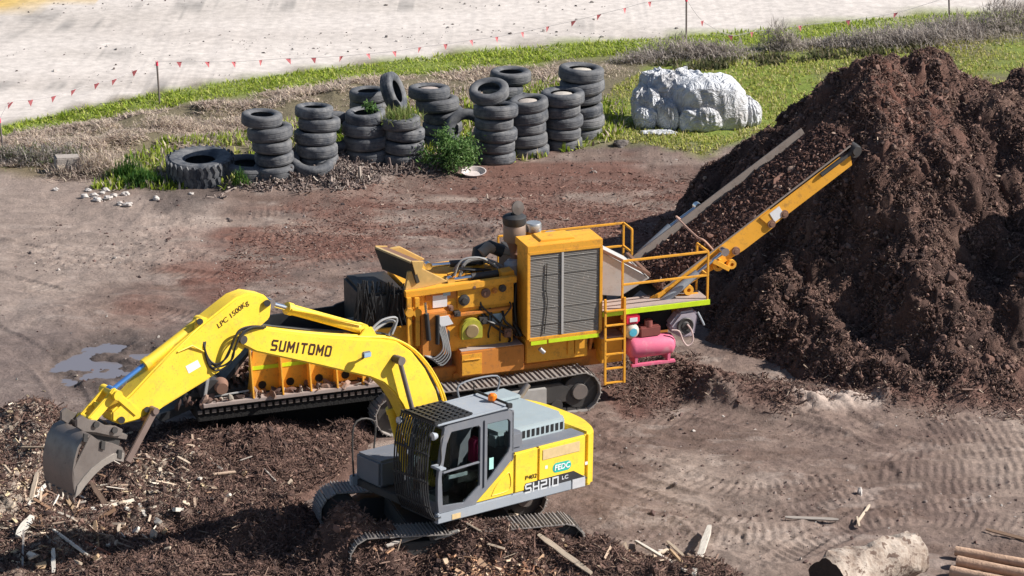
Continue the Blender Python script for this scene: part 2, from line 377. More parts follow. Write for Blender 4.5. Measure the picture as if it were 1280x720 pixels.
def ground_h(x, y, fine=True):
    x = np.asarray(x, float); y = np.asarray(y, float)
    px, py = to_px(x, y)
    far = sstep(14, 22, y)
    h = .07 * fbm(x, y, 6, 3, 3) * (1 - .5 * far) + .035 * fbm(x * .6, y * 1.6, 1.6, 3, 5) * (1 - .5 * far)
    pd = np.maximum.reduce([sdist(px, py, p) for p in PUD])
    h = h - .115 * sstep(-20, 10, pd) * (.80 + 1.25 * fbm(x, y * 1.3, .75, 4, 61))
    h = h - .05 * sstep(-3, 4, sdist(px, py, PUD2))
    if fine:
        h = h + .028 * fbm(x, y, .5, 4, 9) * (1 - .6 * far)
        rough = sstep(.1, .7, fbm(x, y, 2.2, 3, 21)) * (1 - .7 * far)
        h = h + .05 * cells(x + .1 * fbm(x, y, .3, 2, 1), y, .14, 4) * rough
        for k, q in enumerate(TRW):
            bb = (x > q[:, 0].min() - 1) & (x < q[:, 0].max() + 1) & (y > q[:, 1].min() - 1) & (y < q[:, 1].max() + 1)
            if not bb.any(): continue
            xs = x[bb]; ys = y[bb]; best = np.full(xs.shape, 9.0); al = np.zeros(xs.shape); acc = 0
            for i in range(len(q) - 1):
                d = q[i + 1] - q[i]; L = np.hypot(*d)
                t = np.clip(((xs - q[i, 0]) * d[0] + (ys - q[i, 1]) * d[1]) / L ** 2, 0, 1)
                dd = np.hypot(xs - q[i, 0] - t * d[0], ys - q[i, 1] - t * d[1]); side = (xs - q[i, 0]) * d[1] - (ys - q[i, 1]) * d[0]
                m = dd < best; best = np.where(m, dd, best); al = np.where(m, acc + t * L + .25 * dd * np.sign(side), al); acc += L
            wd = .29; ed = sstep(wd + .12, wd, best); worn = .12 + .88 * sstep(-.35, .5, fbm(xs, ys, 1.1, 2, 40 + k))
            rid = np.clip(np.sin(al * 2 * pi / .185) * 1.5, -.5, 1)
            dh = ed * (-.024 + .015 * rid * worn) + .03 * np.exp(-((best - wd - .1) / .07) ** 2) * worn
            h[bb] += dh
    h = h + .22 * sstep(-2, 10, sdist(px, py, SCR)) * np.clip(.4 + fbm(x, y * 1.3, 1.5, 3, 36), 0, 1)
    # the low spoil bank before the tyres
    for c, r, hh in (((402, 214), .9, .50), ((348, 230), .7, .28), ((455, 210), .7, .40), ((430, 228), 1.1, .22), ((505, 215), .6, .25), ((375, 200), .6, .40), ((300, 236), .5, .12), ((545, 215), .5, .12)):
        g = G(*c); h = h + gauss(x, y, g, r, hh, r * .8) * (1 + .35 * fbm(x, y, .4, 3, 77))
    # crumbled ridge of spoil at the foot of the pile
    for a, b, hh in (((905, 500), (1010, 512), .14), ((1010, 512), (1130, 500), .12), ((1130, 500), (1290, 490), .2), ((835, 462), (905, 498), .2), ((1205, 492), (1225, 494), .35)):
        p = G(*a); q = G(*b); d = q[:2] - p[:2]; L = np.hypot(*d); t = np.clip(((x - p[0]) * d[0] + (y - p[1]) * d[1]) / L ** 2, 0, 1)
        dd = np.hypot(x - p[0] - t * d[0], y - p[1] - t * d[1])
        h = h + hh * np.exp(-(dd / .5) ** 2) * (.8 + .8 * fbm(x, y, .6, 4, 31) + .7 * cells(x, y, .3, 32) + .4 * cells(x, y, .13, 35))
    return h
def heap_h(x, y, fine=True):
    """the dug-over bark heap in the foreground (negative outside)"""
    x = np.asarray(x, float); y = np.asarray(y, float); px, py = to_px(x, y)
    poly = [(-300, 505), (0, 512), (60, 505), (130, 530), (200, 528), (330, 512), (400, 508), (476, 512), (492, 560), (395, 612), (385, 650), (440, 676), (560, 662), (650, 652), (735, 668), (800, 690), (900, 700), (960, 730), (1010, 800), (1010, 900), (-300, 900)]
    d = sdist(px + 16 * fbm(x, y, 1.2, 3, 2), py + 7 * fbm(x, y, .9, 3, 8), poly)
    base = .24 * sstep(-2, 38, d) - .12 * sstep(4, -12, d)
    L = [((235, 592), .55, .36), ((320, 575), .7, .18), ((70, 585), .8, .2), ((30, 545), .8, .3), ((150, 612), .7, .3), ((60, 700), 1.0, .35),
         ((340, 660), .9, .2), ((300, 700), .9, .25), ((424, 722), .52, .72), ((488, 724), .5, .30), ((563, 718), .5, .78), ((630, 712), .6, .72), ((690, 712), .5, .45), ((740, 712), .6, .35),
         ((400, 585), .7, .05), ((190, 660), .9, .1), ((480, 720), 1.0, .4), ((0, 650), .8, .4), ((860, 725), .6, .25)]
    h = base
    for c, r, hh in L:
        h = h + gauss(x, y, G(*c), r, hh)
    h = h * (1 + .35 * fbm(x, y, 1.6, 3, 12))
    if fine:
        k = sstep(0, .3, h)
        h = h + k * (.16 * fbm(x, y, .8, 4, 14) + .13 * cells(x + .12 * fbm(x, y, .4, 2, 3), y + .12 * fbm(x, y, .4, 2, 4), .42, 6) + .07 * cells(x, y, .17, 8) - .08)
    h = h - .9 * sstep(0, 1, -np.minimum(d, 0) / 40)
    return h
PK = np.array([8.9, 1.3])
def pile_h(x, y, fine=True):
    x = np.asarray(x, float); y = np.asarray(y, float)
    wx = x + .55 * fbm(x, y, 2.6, 3, 50); wy = y + .55 * fbm(x, y, 2.6, 3, 55)
    def cone(c, H, s, rnd=.5, ax=1, ay=1):
        r = np.sqrt((np.where(wx < c[0], 1.38, 1.0) * (wx - c[0]) / ax) ** 2 + ((wy - c[1]) / ay) ** 2 + rnd * rnd) - rnd
        return H - s * r
    cs = [cone(PK + np.array((0, 0)), 5.1, .88, .9), cone((8.1, 1.6), 4.7, .88, .6), cone((10.0, 1.3), 4.9, .85, .7), cone((10.9, .9), 4.85, .70, .8), cone((12.3, .7), 4.85, .7, .8), cone((13.6, .4), 4.6, .72, .8), cone((15.6, -3.9), 6.0, .88, .8, 1, .52), cone((17.0, .5), 5.6, .80, .8), cone((9.3, -1.2), 4.0, .78, .4),
          cone((9.9, -2.8), 3.3, .85, .3), cone((6.9, 2.2), 3.1, .85, .3), cone((9.0, -4.2), 2.2, .85, .3), cone((17.5, 4), 4.2, .7, .8), cone((6.0, 2.9), 2.0, .85, .2), cone((7.2, -3.4), 1.9, .7, .3), cone((6.0, -3.6), .95, .6, .3), cone((7.9, -4.9), 1.1, .6, .3), cone((11.0, -4.6), 1.2, .8, .2)]
    k = .28; m = np.maximum.reduce(cs); h = m + k * np.log(sum(np.exp((c - m) / k) for c in cs))
    if fine:
        kk = sstep(-.2, .5, h)
        r = fbm(x, y, 1.9, 4, 70); h = h + kk * (.62 * r)
        ax_ = x + .2 * fbm(x, y, .6, 2, 33); ay_ = y + .2 * fbm(x, y, .6, 2, 34)
        h = h + kk * (.34 * cells(ax_, ay_, .95, 16) + .17 * cells(ax_, ay_, .42, 17) + .06 * cells(x, y, .18, 18) + .07 * fbm(x, y, .2, 3, 19) - .23)
    return h
def support(x, y):
    a = np.array([float(x)]); b = np.array([float(y)])
    return float(max(ground_h(a, b)[0], heap_h(a, b)[0], pile_h(a, b)[0]))
def on_ground(px, py):
    """first point of the land met along the sight line of a photo pixel"""
    zs = np.linspace(2.4, -.5, 140); d = ray(px, py); t = (zs - CH) / d[2]; q = CP[None] + t[:, None] * d[None]
    g = np.maximum.reduce([ground_h(q[:, 0], q[:, 1]), heap_h(q[:, 0], q[:, 1]), pile_h(q[:, 0], q[:, 1])])
    k = int(np.argmax(g >= zs)); return Vector((q[k, 0], q[k, 1], g[k]))
# --- sheet
def grid_axis(a, b, st, lo, hi, far):
    core = np.arange(a, b, st); up = [core[-1]]; s = st
    while up[-1] < hi: s = min(s * 1.06, far); up.append(up[-1] + s)
    dn = [core[0]]; s = st
    while dn[-1] > lo: s = min(s * 1.06, far); dn.append(dn[-1] - s)
    return np.concatenate([dn[:0:-1], core, up[1:]])
gx = grid_axis(-11.5, 11.5, .042, -400, 400, 30); gy = grid_axis(-17.6, 4.0, .042, -90, 600, 30)
gy = gy[(gy < 4) | True]
XX, YY = np.meshgrid(gx, gy); sh = XX.shape
HH = ground_h(XX.ravel(), YY.ravel()).reshape(sh)
HH = np.where((np.abs(XX) > 60) | (YY > 80), 0, HH)
PX, PY = to_px(XX.ravel(), YY.ravel()); PX = PX.reshape(sh); PY = PY.reshape(sh)
x = XX; y = YY
def lerp(c, m, k): return c * (1 - m[..., None]) + np.array(k) * m[..., None]
def noisy(poly, soft, amp, seed): return sstep(-soft, soft, sdist(PX.ravel(), PY.ravel(), poly).reshape(sh) + amp * fbm(x, y, 2.2, 4, seed))
C = np.zeros(sh + (3,)) + np.array((.20, .155, .135))
n1 = fbm(x, y * 1.5, 3.5, 5, 100); n2 = fbm(x, y, 1.1, 5, 101); n3 = fbm(x * .5, y * 2, 2.4, 4, 102)
n4 = fbm(x + .3 * n2, y * 1.8, .7, 4, 120); C = lerp(C, .85 * sstep(0, .8, n1), (.29, .24, .21)); n5 = fbm(x * .45 + y * .1, y * 1.7, 1.0, 5, 121); C = lerp(C, .75 * sstep(.0, .6, n5), (.125, .088, .074)); C = lerp(C, .5 * sstep(.1, .7, n4), (.15, .115, .105)); C = lerp(C, .35 * sstep(.2, .8, -n4), (.42, .38, .355)); C = lerp(C, .8 * sstep(.0, .8, n3), (.15, .115, .10)); C = lerp(C, .55 * sstep(.15, .8, n2), (.13, .095, .085))
red = [(170, 365), (230, 290), (400, 240), (600, 215), (760, 205), (880, 200), (920, 300), (700, 330), (560, 330), (420, 350), (300, 380), (240, 380)]
C = lerp(C, .85 * noisy(red, 26, 34, 103) * sstep(-.6, .4, fbm(x * .6, y * 1.8, 1.3, 5, 104)), (.16, .082, .064))
C = lerp(C, noisy([(236, 352), (290, 345), (310, 365), (270, 382), (235, 372)], 8, 16, 113) * .55, (.15, .07, .055))
pale = [(-60, 215), (60, 212), (150, 235), (250, 262), (280, 300), (180, 340), (80, 400), (-60, 480)]
C = lerp(C, .55 * noisy(pale, 30, 40, 105), (.35, .305, .275))
C = lerp(C, .7 * noisy([(-60, 400), (60, 400), (260, 430), (300, 520), (-60, 530)], 30, 30, 106), (.16, .135, .13)); pdm = np.maximum.reduce([sdist(PX.ravel(), PY.ravel(), p_).reshape(sh) for p_ in PUD + [PUD2]]); C = lerp(C, .8 * sstep(-22, -2, pdm + 8 * n2), (.085, .07, .066))
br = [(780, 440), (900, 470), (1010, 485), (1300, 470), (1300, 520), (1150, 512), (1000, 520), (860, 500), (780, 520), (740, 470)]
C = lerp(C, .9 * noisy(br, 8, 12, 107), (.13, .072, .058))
C = lerp(C, .8 * noisy([(955, 488), (1110, 505), (1100, 512), (1010, 512), (960, 500)], 5, 6, 108), (.50, .44, .40))
C = lerp(C, .5 * noisy([(860, 575), (1300, 540), (1300, 760), (900, 760), (840, 640)], 30, 40, 109) * sstep(-.3, .5, n1), (.29, .245, .215))
C = lerp(C, .75 * noisy([(560, 470), (760, 505), (800, 620), (740, 660), (600, 640)], 20, 25, 112), (.15, .105, .09))
bankm = np.clip((HH - .12) / .15, 0, 1) * (PY < 260) * (PX < 560)
C = lerp(C, bankm * .8, (.23, .175, .155))
# verge, scrub floor, sand beyond
sand = [(-2500, 205), (-400, 182), (0, 155), (130, 128), (300, 98), (450, 78), (600, 62), (830, 43), (1000, 30), (1280, 6), (1800, -45), (4000, -110), (4000, -3000), (-2500, -3000)]
scr = [(-400, 240), (0, 212), (150, 222), (200, 240), (290, 200), (430, 175), (560, 160), (770, 165), (860, 160), (1000, 150), (1280, 140), (1800, 120), (1800, -60), (-400, 150)]
C = lerp(C, noisy(scr, 5, 8, 110), (.16, .135, .085)); C = lerp(C, .9 * noisy([(-60, 165), (0, 158), (130, 131), (300, 100), (450, 80), (600, 64), (830, 45), (1000, 32), (1290, 8), (1290, 30), (1000, 52), (830, 62), (700, 76), (600, 86), (450, 101), (300, 121), (110, 150), (-60, 184)], 3, 3, 119), (.20, .25, .05))
g2 = [(720, 175), (770, 105), (830, 82), (960, 62), (1100, 58), (1300, 42), (1800, 10), (1800, 130), (1300, 140), (1180, 135), (960, 165), (880, 195), (760, 178)]
C = lerp(C, .9 * noisy(g2, 5, 8, 111) * sstep(-.9, .3, n1), (.17, .23, .03))
sm = sstep(-4, 3, sdist(PX.ravel(), PY.ravel(), sand).reshape(sh) + 2.5 * fbm(x, y, 1.5, 3, 115))
strk = fbm(x * .22 + y * .05, y * 1.3, 2.0, 5, 116)
SC = lerp(np.zeros(sh + (3,)) + np.array((.60, .545, .505)), sstep(0, .9, strk), (.50, .45, .41)); SC = lerp(SC, .5 * sstep(.1, .8, fbm(x * .12 + y * .03, y * .9, 2.2, 4, 122)), (.45, .40, .365)); SC = lerp(SC, .8 * sstep(.35, .6, strk) * sstep(.1, .5, fbm(x, y, .5, 3, 117)), (.27, .25, .235))
C = C * (1 - sm[..., None]) + SC * sm[..., None]
och = noisy([(-400, 10), (0, 8), (100, 4), (160, -2), (420, -12), (1500, -60), (1500, -200), (-400, -200)], 1.2, 1, 118) * (PX < 130 + 0 * PX) * 1.0
C = lerp(C, och * sstep(240, 100, PX), (.58, .40, .13))
C = C * (1 + (np.array((1.04, .965, .92)) - 1) * (1 - sm[..., None]) * (PY[..., None] > 190))
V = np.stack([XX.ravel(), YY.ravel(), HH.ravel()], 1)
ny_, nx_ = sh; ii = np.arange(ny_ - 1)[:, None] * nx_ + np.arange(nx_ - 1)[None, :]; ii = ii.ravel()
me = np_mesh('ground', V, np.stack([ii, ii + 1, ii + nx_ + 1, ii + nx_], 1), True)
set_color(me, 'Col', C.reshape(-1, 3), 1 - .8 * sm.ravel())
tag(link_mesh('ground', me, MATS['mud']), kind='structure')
# puddles
def water(name, base, z, poly, rough):
    m, t, b = nt(name); b.inputs['Base Color'].default_value = (*base, 1); b.inputs['Roughness'].default_value = rough
    b.inputs['Specular IOR Level'].default_value = .8
    bump(t, b, noise(t, 3, 3), .03, .02)
    mb = MB(); vs = [G(a, b_, z) for a, b_ in poly]; mb.add(vs, [tuple(range(len(vs)))])
    tag(mb.build('puddle', m), kind='structure')
water('puddle_water', (.17, .16, .18), -.055, [(40, 415), (170, 410), (290, 440), (290, 520), (150, 520), (50, 490)], .12)
water('puddle_brown', (.30, .17, .10), -.028, [(185, 238), (268, 238), (272, 256), (190, 258)], .3)
# ------------------------------------------------------------------ bark heaps
def bark_heap(name, fn, x0, x1, y0, y1, st, colf, cut, jit=.06):
    gx = np.arange(x0, x1, st); gy = np.arange(y0, y1, st); X, Y = np.meshgrid(gx, gy); s = X.shape
    H = fn(X.ravel(), Y.ravel()).reshape(s)
    k = sstep(-.1, .3, H)
    Xd = X + jit * k * fbm(X, Y, .28, 3, 200); Yd = Y + jit * k * fbm(X, Y, .28, 3, 201)
    H = np.maximum(H, cut - .15)
    keep = (H > cut); kf = keep[:-1, :-1] | keep[1:, :-1] | keep[:-1, 1:] | keep[1:, 1:]
    n = s[1]; ii = (np.arange(s[0] - 1)[:, None] * n + np.arange(n - 1)[None, :])[kf]
    Fc = np.stack([ii, ii + 1, ii + n + 1, ii + n], 1)
    used = np.unique(Fc); mp = np.full(s[0] * n, -1); mp[used] = np.arange(len(used))
    V = np.stack([Xd.ravel(), Yd.ravel(), H.ravel()], 1)[used]
    me = np_mesh(name, V, mp[Fc], True); set_color(me, 'Col', colf(X.ravel()[used], Y.ravel()[used], H.ravel()[used]))
    return link_mesh(name, me, MATS['bark'])
def bark_col(x, y, h):
    c = np.zeros((len(x), 3)) + np.array((.125, .077, .063))
    def L(c, m, k): return c * (1 - m[:, None]) + np.array(k) * m[:, None]
    c = L(c, sstep(-.2, .8, fbm(x, y, 1.4, 4, 300)), (.185, .112, .09)); c = L(c, .8 * sstep(.0, .8, fbm(x, y, .9, 4, 301)), (.06, .04, .036))
    c = L(c, .6 * sstep(.35, .75, fbm(x, y, 2.3, 4, 302)), (.22, .145, .115))
    return c
def pile_col(x, y, h):
    c = bark_col(x, y, h) * .9
    fresh = np.exp(-((x - 9.0) / 1.3) ** 2 - ((y + .6) / 1.6) ** 2) * sstep(2, 4, h)
    c = c * (1 - .7 * fresh[:, None]) + np.array((.20, .095, .072)) * .7 * fresh[:, None]
    d = np.hypot(x - 7.9, (y - 1.6)); t = np.exp(-(d / .45) ** 2)
    return c * (1 - .6 * t[:, None]) + np.array((.27, .18, .14)) * .6 * t[:, None]
def heap_col(x, y, h):
    c = bark_col(x, y, h) * .95
    px, py = to_px(x, y, h)
    m = sstep(-60, 60, -np.hypot(px - 30, (py - 600) * .8) + 110 + 40 * fbm(x, y, .8, 3, 310)); m2 = sstep(-40, 40, -np.hypot(px - 200, (py - 590) * 1.3) + 45 + 50 * fbm(x, y, .6, 3, 311))
    m = np.clip(.85 * m + .6 * m2, 0, .9)
    return c * (1 - m[:, None]) + np.array((.40, .33, .27)) * m[:, None]
pile = bark_heap('bark_pile', pile_h, 1.5, 24, -9, 13, .05, pile_col, -.12, .10)
tag(pile, 'huge steep dark brown mulch pile rising behind the conveyor', 'mulch pile')
heap = bark_heap('bark_heap', heap_h, -14, 7.5, -20.5, -7, .038, heap_col, -.06, .05)
tag(heap, 'low dug-over heap of bark and wood waste around the excavator bucket and tracks', 'bark heap')
# loose clods and splinters on the heaps (past counting)
def ico():
    bm = bmesh.new(); bmesh.ops.create_icosphere(bm, subdivisions=1, radius=1)
    v = np.array([v.co[:] for v in bm.verts]); f = np.array([[a.index for a in q.verts] for q in bm.faces]); bm.free(); return v, f
ICV, ICF = ico()
def rotm(n):
    q = rng.normal(size=(n, 4)); q /= np.linalg.norm(q, axis=1)[:, None]; a, b, c, d = q.T
    return np.stack([np.stack([1 - 2 * (c * c + d * d), 2 * (b * c - a * d), 2 * (b * d + a * c)], -1), np.stack([2 * (b * c + a * d), 1 - 2 * (b * b + d * d), 2 * (c * d - a * b)], -1), np.stack([2 * (b * d - a * c), 2 * (c * d + a * b), 1 - 2 * (b * b + c * c)], -1)], 1)
def scatter(name, P, size, elong, cols, label, cat, mat='shards', parent=None, flat=1, upbias=False):
    """lumps (elong=(a,b,c) radii factors) or slivers as one mesh"""
    n = len(P); R = rotm(n)
    k = (np.array(elong) * size[:, None])[:, None, :]
    base = ICV[None] * (1 + .35 * rng.normal(size=(n, len(ICV), 1)).clip(-1, 1))
    v = np.einsum('nij,nkj->nki', R, base * k)
    if flat != 1: v[:, :, 2] *= flat
    v += P[:, None, :]
    f = ICF[None] + (np.arange(n) * len(ICV))[:, None, None]
    me = np_mesh(name, v.reshape(-1, 3), f.reshape(-1, 3), False); set_color(me, 'Col', np.repeat(cols, len(ICV), axis=0))
    o = link_mesh(name, me, MATS[mat], parent)
    return tag(o, label, cat, kind='stuff') if label else o
BV = np.array([(a, b, c) for a in (-1, 1) for b in (-1, 1) for c in (-1, 1)], float); BF = np.array([(0, 1, 3, 2), (4, 6, 7, 5), (0, 4, 5, 1), (2, 3, 7, 6), (0, 2, 6, 4), (1, 5, 7, 3)])
def slivers(name, P, size, ab, cols, label, cat, tilt=.5, mat='shards'):
    n = len(P); az = rng.uniform(0, 2 * pi, n); t = rng.normal(size=n) * tilt; r = rng.uniform(-1, 1, n)
    d = np.stack([np.cos(az) * np.cos(t), np.sin(az) * np.cos(t), np.sin(t)], 1); s = np.stack([-np.sin(az), np.cos(az), 0 * az], 1); u = np.cross(d, s)
    s2 = s * np.cos(r)[:, None] + u * np.sin(r)[:, None]; u2 = np.cross(d, s2)
    v = BV[None, :, 0:1] * d[:, None] * size[:, None, None] + BV[None, :, 1:2] * s2[:, None] * (size * ab[0])[:, None, None] + BV[None, :, 2:3] * u2[:, None] * (size * ab[1])[:, None, None]
    v += P[:, None, :]
    f = BF[None] + (np.arange(n) * 8)[:, None, None]
    me = np_mesh(name, v.reshape(-1, 3), f.reshape(-1, 4), False); set_color(me, 'Col', np.repeat(cols, 8, axis=0))
    return tag(link_mesh(name, me, MATS[mat]), label, cat, kind='stuff')
def palette(n, cs, ws):
    i = rng.choice(len(cs), n, p=np.array(ws) / sum(ws)); return np.array(cs)[i] * rng.uniform(.75, 1.25, (n, 1))
def pts_on(fn, n, x0, x1, y0, y1, cond):
    X = rng.uniform(x0, x1, n); Y = rng.uniform(y0, y1, n); H = fn(X, Y); m = cond(X, Y, H); return np.stack([X[m], Y[m], H[m]], 1)
BK = [(.13, .08, .066), (.185, .112, .09), (.07, .046, .041), (.27, .18, .14), (.44, .33, .25)]
P = pts_on(pile_h, 110000, 2, 13, -8, 6, lambda x, y, h: h > .02)
scatter('bark_clods', P, rng.gamma(1.3, .011, len(P)) + .010, (1, .9, .8), palette(len(P), BK, [4, 4, 2, .6, .04]), 'loose dark clods lying all over the tall mulch pile', 'bark')
P = pts_on(pile_h, 95000, 2, 13, -8, 6, lambda x, y, h: h > .02); P[:, 2] += .02
slivers('bark_fibres', P, rng.gamma(2.5, .014, len(P)) + .02, (.075, .05), palette(len(P), BK, [3, 4, 2, 1.6, .25]), 'thin fibrous bark strands strewn over the tall mulch pile', 'bark', .6)
P = pts_on(heap_h, 95000, -11, 7, -18.5, -7.5, lambda x, y, h: h > .04)
scatter('bark_clods', P, rng.gamma(1.3, .010, len(P)) + .009, (1, .9, .8), palette(len(P), BK, [4, 4, 3, 1, .12]), 'loose brown clods on the low heap around the excavator', 'bark')
P = pts_on(heap_h, 110000, -11, 7, -18.5, -7.5, lambda x, y, h: h > .04); P[:, 2] += .025
slivers('bark_fibres', P, rng.gamma(2.5, .019, len(P)) + .02, (.06, .045), palette(len(P), BK, [4, 4, 3, 1.4, .25]) * .9, 'stringy bark strands and splinters on the low heap around the excavator', 'bark', .5)
def splinters(n, spots, cs, ws, lo, hi, name, label):
    out = []
    for (px, py, sx, sy, k) in spots:
        for _ in range(int(n * k)):
            g = G(px + rng.normal() * sx, py + rng.normal() * sy, .25); out.append((g[0], g[1]))
    out = np.array(out); z = np.maximum(heap_h(out[:, 0], out[:, 1]), ground_h(out[:, 0], out[:, 1])); P = np.column_stack([out, z + .05])
    slivers(name, P, rng.uniform(lo, hi, len(P)) * rng.uniform(.5, 1, len(P)), (.11, .05), palette(len(P), cs, ws), label, 'splinters', .28)
splinters(230, [(120, 650, 70, 30, .5), (40, 640, 40, 40, .2), (230, 600, 60, 25, .15), (600, 705, 60, 10, .08), (820, 705, 40, 9, .07)], [(.56, .44, .33), (.38, .28, .21), (.28, .17, .11), (.68, .60, .5)], [3, 4, 3, 1.5], .07, .32, 'wood_splinters', 'long pale splinters strewn over the low heap, mostly below the bucket')
# pale chips: bucket surroundings and foot of the frame
def chips(n, spots, cs, ws, sz, label, ab=(.45, .25)):
    out = []
    for (px, py, sx, sy, k) in spots:
        q = rng.normal(size=(int(n * k), 2)); 
        for a, b in q:
            g = G(px + a * sx, py + b * sy, .3); out.append((g[0], g[1]))
    out = np.array(out); z = np.maximum.reduce([heap_h(out[:, 0], out[:, 1]), ground_h(out[:, 0], out[:, 1]), pile_h(out[:, 0], out[:, 1])])
    P = np.column_stack([out, z + .02]); slivers('wood_chips', P, rng.gamma(2.2, sz / 2.2, len(P)) + .012, ab, palette(len(P), cs, ws), label, 'wood chips', .45)
chips(1300, [(205, 600, 28, 18, .30), (20, 620, 34, 48, .75), (40, 560, 30, 12, .15), (130, 640, 50, 22, .10)], [(.58, .50, .40), (.42, .33, .25), (.66, .52, .33), (.25, .19, .16)], [4, 3, 2, 2], .026, 'pale wood chips around and left of the grey bucket', (.40, .13))
chips(620, [(635, 722, 38, 7, .7), (590, 726, 50, 6, .3)], [(.40, .23, .14), (.55, .36, .23), (.27, .14, .09), (.6, .45, .32)], [3, 2, 3, 1], .032, 'orange wood chips at the lower frame edge before the excavator', (.35, .15))
P = pts_on(lambda a, b: ground_h(a, b), 26000, -8.2, -2.0, 7.0, 12.0, lambda x, y, h: h > .10 + rng.uniform(-.04, .04, len(x)))
slivers('spoil_fibres', P, rng.gamma(2.2, .03, len(P)) + .03, (.10, .07), palette(len(P), [(.30, .24, .21), (.20, .155, .14), (.12, .09, .08), (.42, .36, .31)], [4, 4, 2, 1]), 'grey root and bark litter heaped against the left tyre stacks', 'litter', .7)
P = pts_on(lambda a, b: ground_h(a, b), 60000, -7, 8, -1.5, 9.5, lambda x, y, h: sdist(*to_px(x, y), red) + 34 * fbm(x * .6, y * 1.8, 1.3, 4, 104) > rng.uniform(0, 60, len(x)))
slivers('bark_litter', P, rng.gamma(2.0, .013, len(P)) + .012, (.12, .08), palette(len(P), [(.17, .085, .066), (.11, .06, .05), (.24, .14, .11), (.38, .30, .25)], [4, 3, 2, .8]), 'red-brown bark litter trodden into the yard behind the grinder', 'bark litter', .35)
P = pts_on(lambda a, b: ground_h(a, b), 60000, 1.5, 12, -9.5, -3.5, lambda x, y, h: (sdist(*to_px(x, y), br) + 14 * fbm(x, y, .8, 3, 107) > rng.uniform(-6, 16, len(x))) & (pile_h(x, y, False) < .3))
slivers('bark_litter', P, rng.gamma(2.2, .016, len(P)) + .015, (.10, .07), palette(len(P), [(.14, .085, .07), (.09, .058, .05), (.20, .13, .105), (.36, .28, .22)], [4, 3, 2, .6]), 'brown bark litter along the foot of the tall pile', 'bark litter', .5)
# crumbs over the yard
P = pts_on(lambda a, b: ground_h(a, b), 22000, -12, 12, -17.5, 12, lambda x, y, h: (heap_h(x, y, False) < .05) & (pile_h(x, y, False) < .1) & (fbm(x, y, 1.8, 3, 400) > rng.uniform(-.5, .9, len(x))))
scatter('mud_crumbs', P, rng.gamma(1.3, .009, len(P)) + .007, (1, .8, .7), palette(len(P), [(.14, .09, .08), (.2, .16, .145), (.09, .06, .055), (.42, .38, .35)], [4, 3, 3, .8]), 'crumbs of mud and bark scattered over the yard floor', 'mud crumbs')
P = pts_on(lambda a, b: ground_h(a, b), 2600, -17, 17, 13, 31, lambda x, y, h: (sdist(*to_px(x, y), sand) > 3) & (fbm(x * .25, y * 1.5, 2, 4, 116) > .30))
scatter('sand_crumbs', P, rng.gamma(1.3, .014, len(P)) + .012, (1, .8, .6), palette(len(P), [(.2, .18, .17), (.12, .10, .095), (.4, .37, .35)], [3, 2, 2]), 'dark crumbs in streaks across the pale sand beyond the verge', 'sand crumbs')
# ------------------------------------------------------------------ tyres
def tyre_mesh(R, W, hole=.55, seg=44):
    prof = []; r0 = R * hole; h = W / 2
    P = [(r0, -h * .62), (r0 + .03 * R, -h * .80), (R * .72, -h * 1.0), (R * .84, -h * 1.0), (R * .93, -h * .90), (R * .985, -h * .70)]
    g = []
    for a in (-.3, .3): g += [(R, (a - .08) * h), (R * .985, (a - .04) * h), (R * .985, (a + .04) * h), (R, (a + .08) * h)]
    P = P + g + [(r, -z) for r, z in P[::-1]] + [(r0 + .07 * R, h * .55), (R * .86, h * .7), (R * .93, 0), (R * .86, -h * .7), (r0 + .07 * R, -h * .55)]
    mb = MB(); mb.lathe(P, (0, 0, 0), 'z', seg, True)
    return mb
tyre_proto = tyre_mesh(.575, .335).build('tyre', MATS['tyre_rubber']); TME = tyre_proto.data; bpy.data.objects.remove(tyre_proto)
wide_proto = tyre_mesh(.62, .37).build('tyre', MATS['tyre_rubber']); WME = wide_proto.data; bpy.data.objects.remove(wide_proto)
def put_tyre(loc, tilt=(0, 0), label='', me=None, sc=1.0, group='old tyres piled at the edge of the yard'):
    o = bpy.data.objects.new('tyre', me or TME); col.objects.link(o); o.location = loc
    o.rotation_euler = (tilt[0], tilt[1], random.uniform(0, 6.3)) if tilt != (0, 0) else (random.uniform(-.07, .07), random.uniform(-.08, .08), random.uniform(0, 6.3))
    if tilt != (0, 0):
        o.rotation_euler = (Matrix.Rotation(tilt[1], 3, 'Y') @ Matrix.Rotation(tilt[0], 3, 'X')).to_euler()
    o.scale = (sc, sc, sc); tag(o, label, 'tyre', group); return o
ORD = {1: ['only'], 2: ['top', 'bottom'], 3: ['top', 'middle', 'bottom']}
def ordn(k, n):
    names = ['top', 'second', 'third', 'fourth', 'fifth', 'sixth', 'seventh']
    return 'bottom' if k == n - 1 else names[k] + (' highest' if k else '')
def stack(base, n, where, W=.29, me=None, sc=1.0, drift=None, tops=None, jit=.07, tilt_top=None):
    """n tyres on a base pixel (front foot of the stack), named from the top"""
    R = (.60 if me is WME else .53) * sc; g = on_ground(*base); c = V3(g.x, g.y + R * .95, g.z); z = c.z - .06; out = []
    for k in range(n):
        lv = n - 1 - k; h = (.365 if me is WME else .325) * sc
        off = (drift or {}).get(k, (0, 0)); jx = random.uniform(-jit, jit); jy = random.uniform(-jit, jit)
        tl = (0, 0)
        if k == n - 1 and tilt_top: tl = tilt_top
        zc = z + h / 2 + (R * sin(abs(tl[0]) + abs(tl[1])) * .8 if tl != (0, 0) else 0)
        out.append(put_tyre((c.x + off[0] + jx, c.y + off[1] + jy, zc), tl, f'{ordn(lv, n)} tyre of {where}', me, sc * random.uniform(.90, 1.05)))
        z += h * .985
    return c, z, out
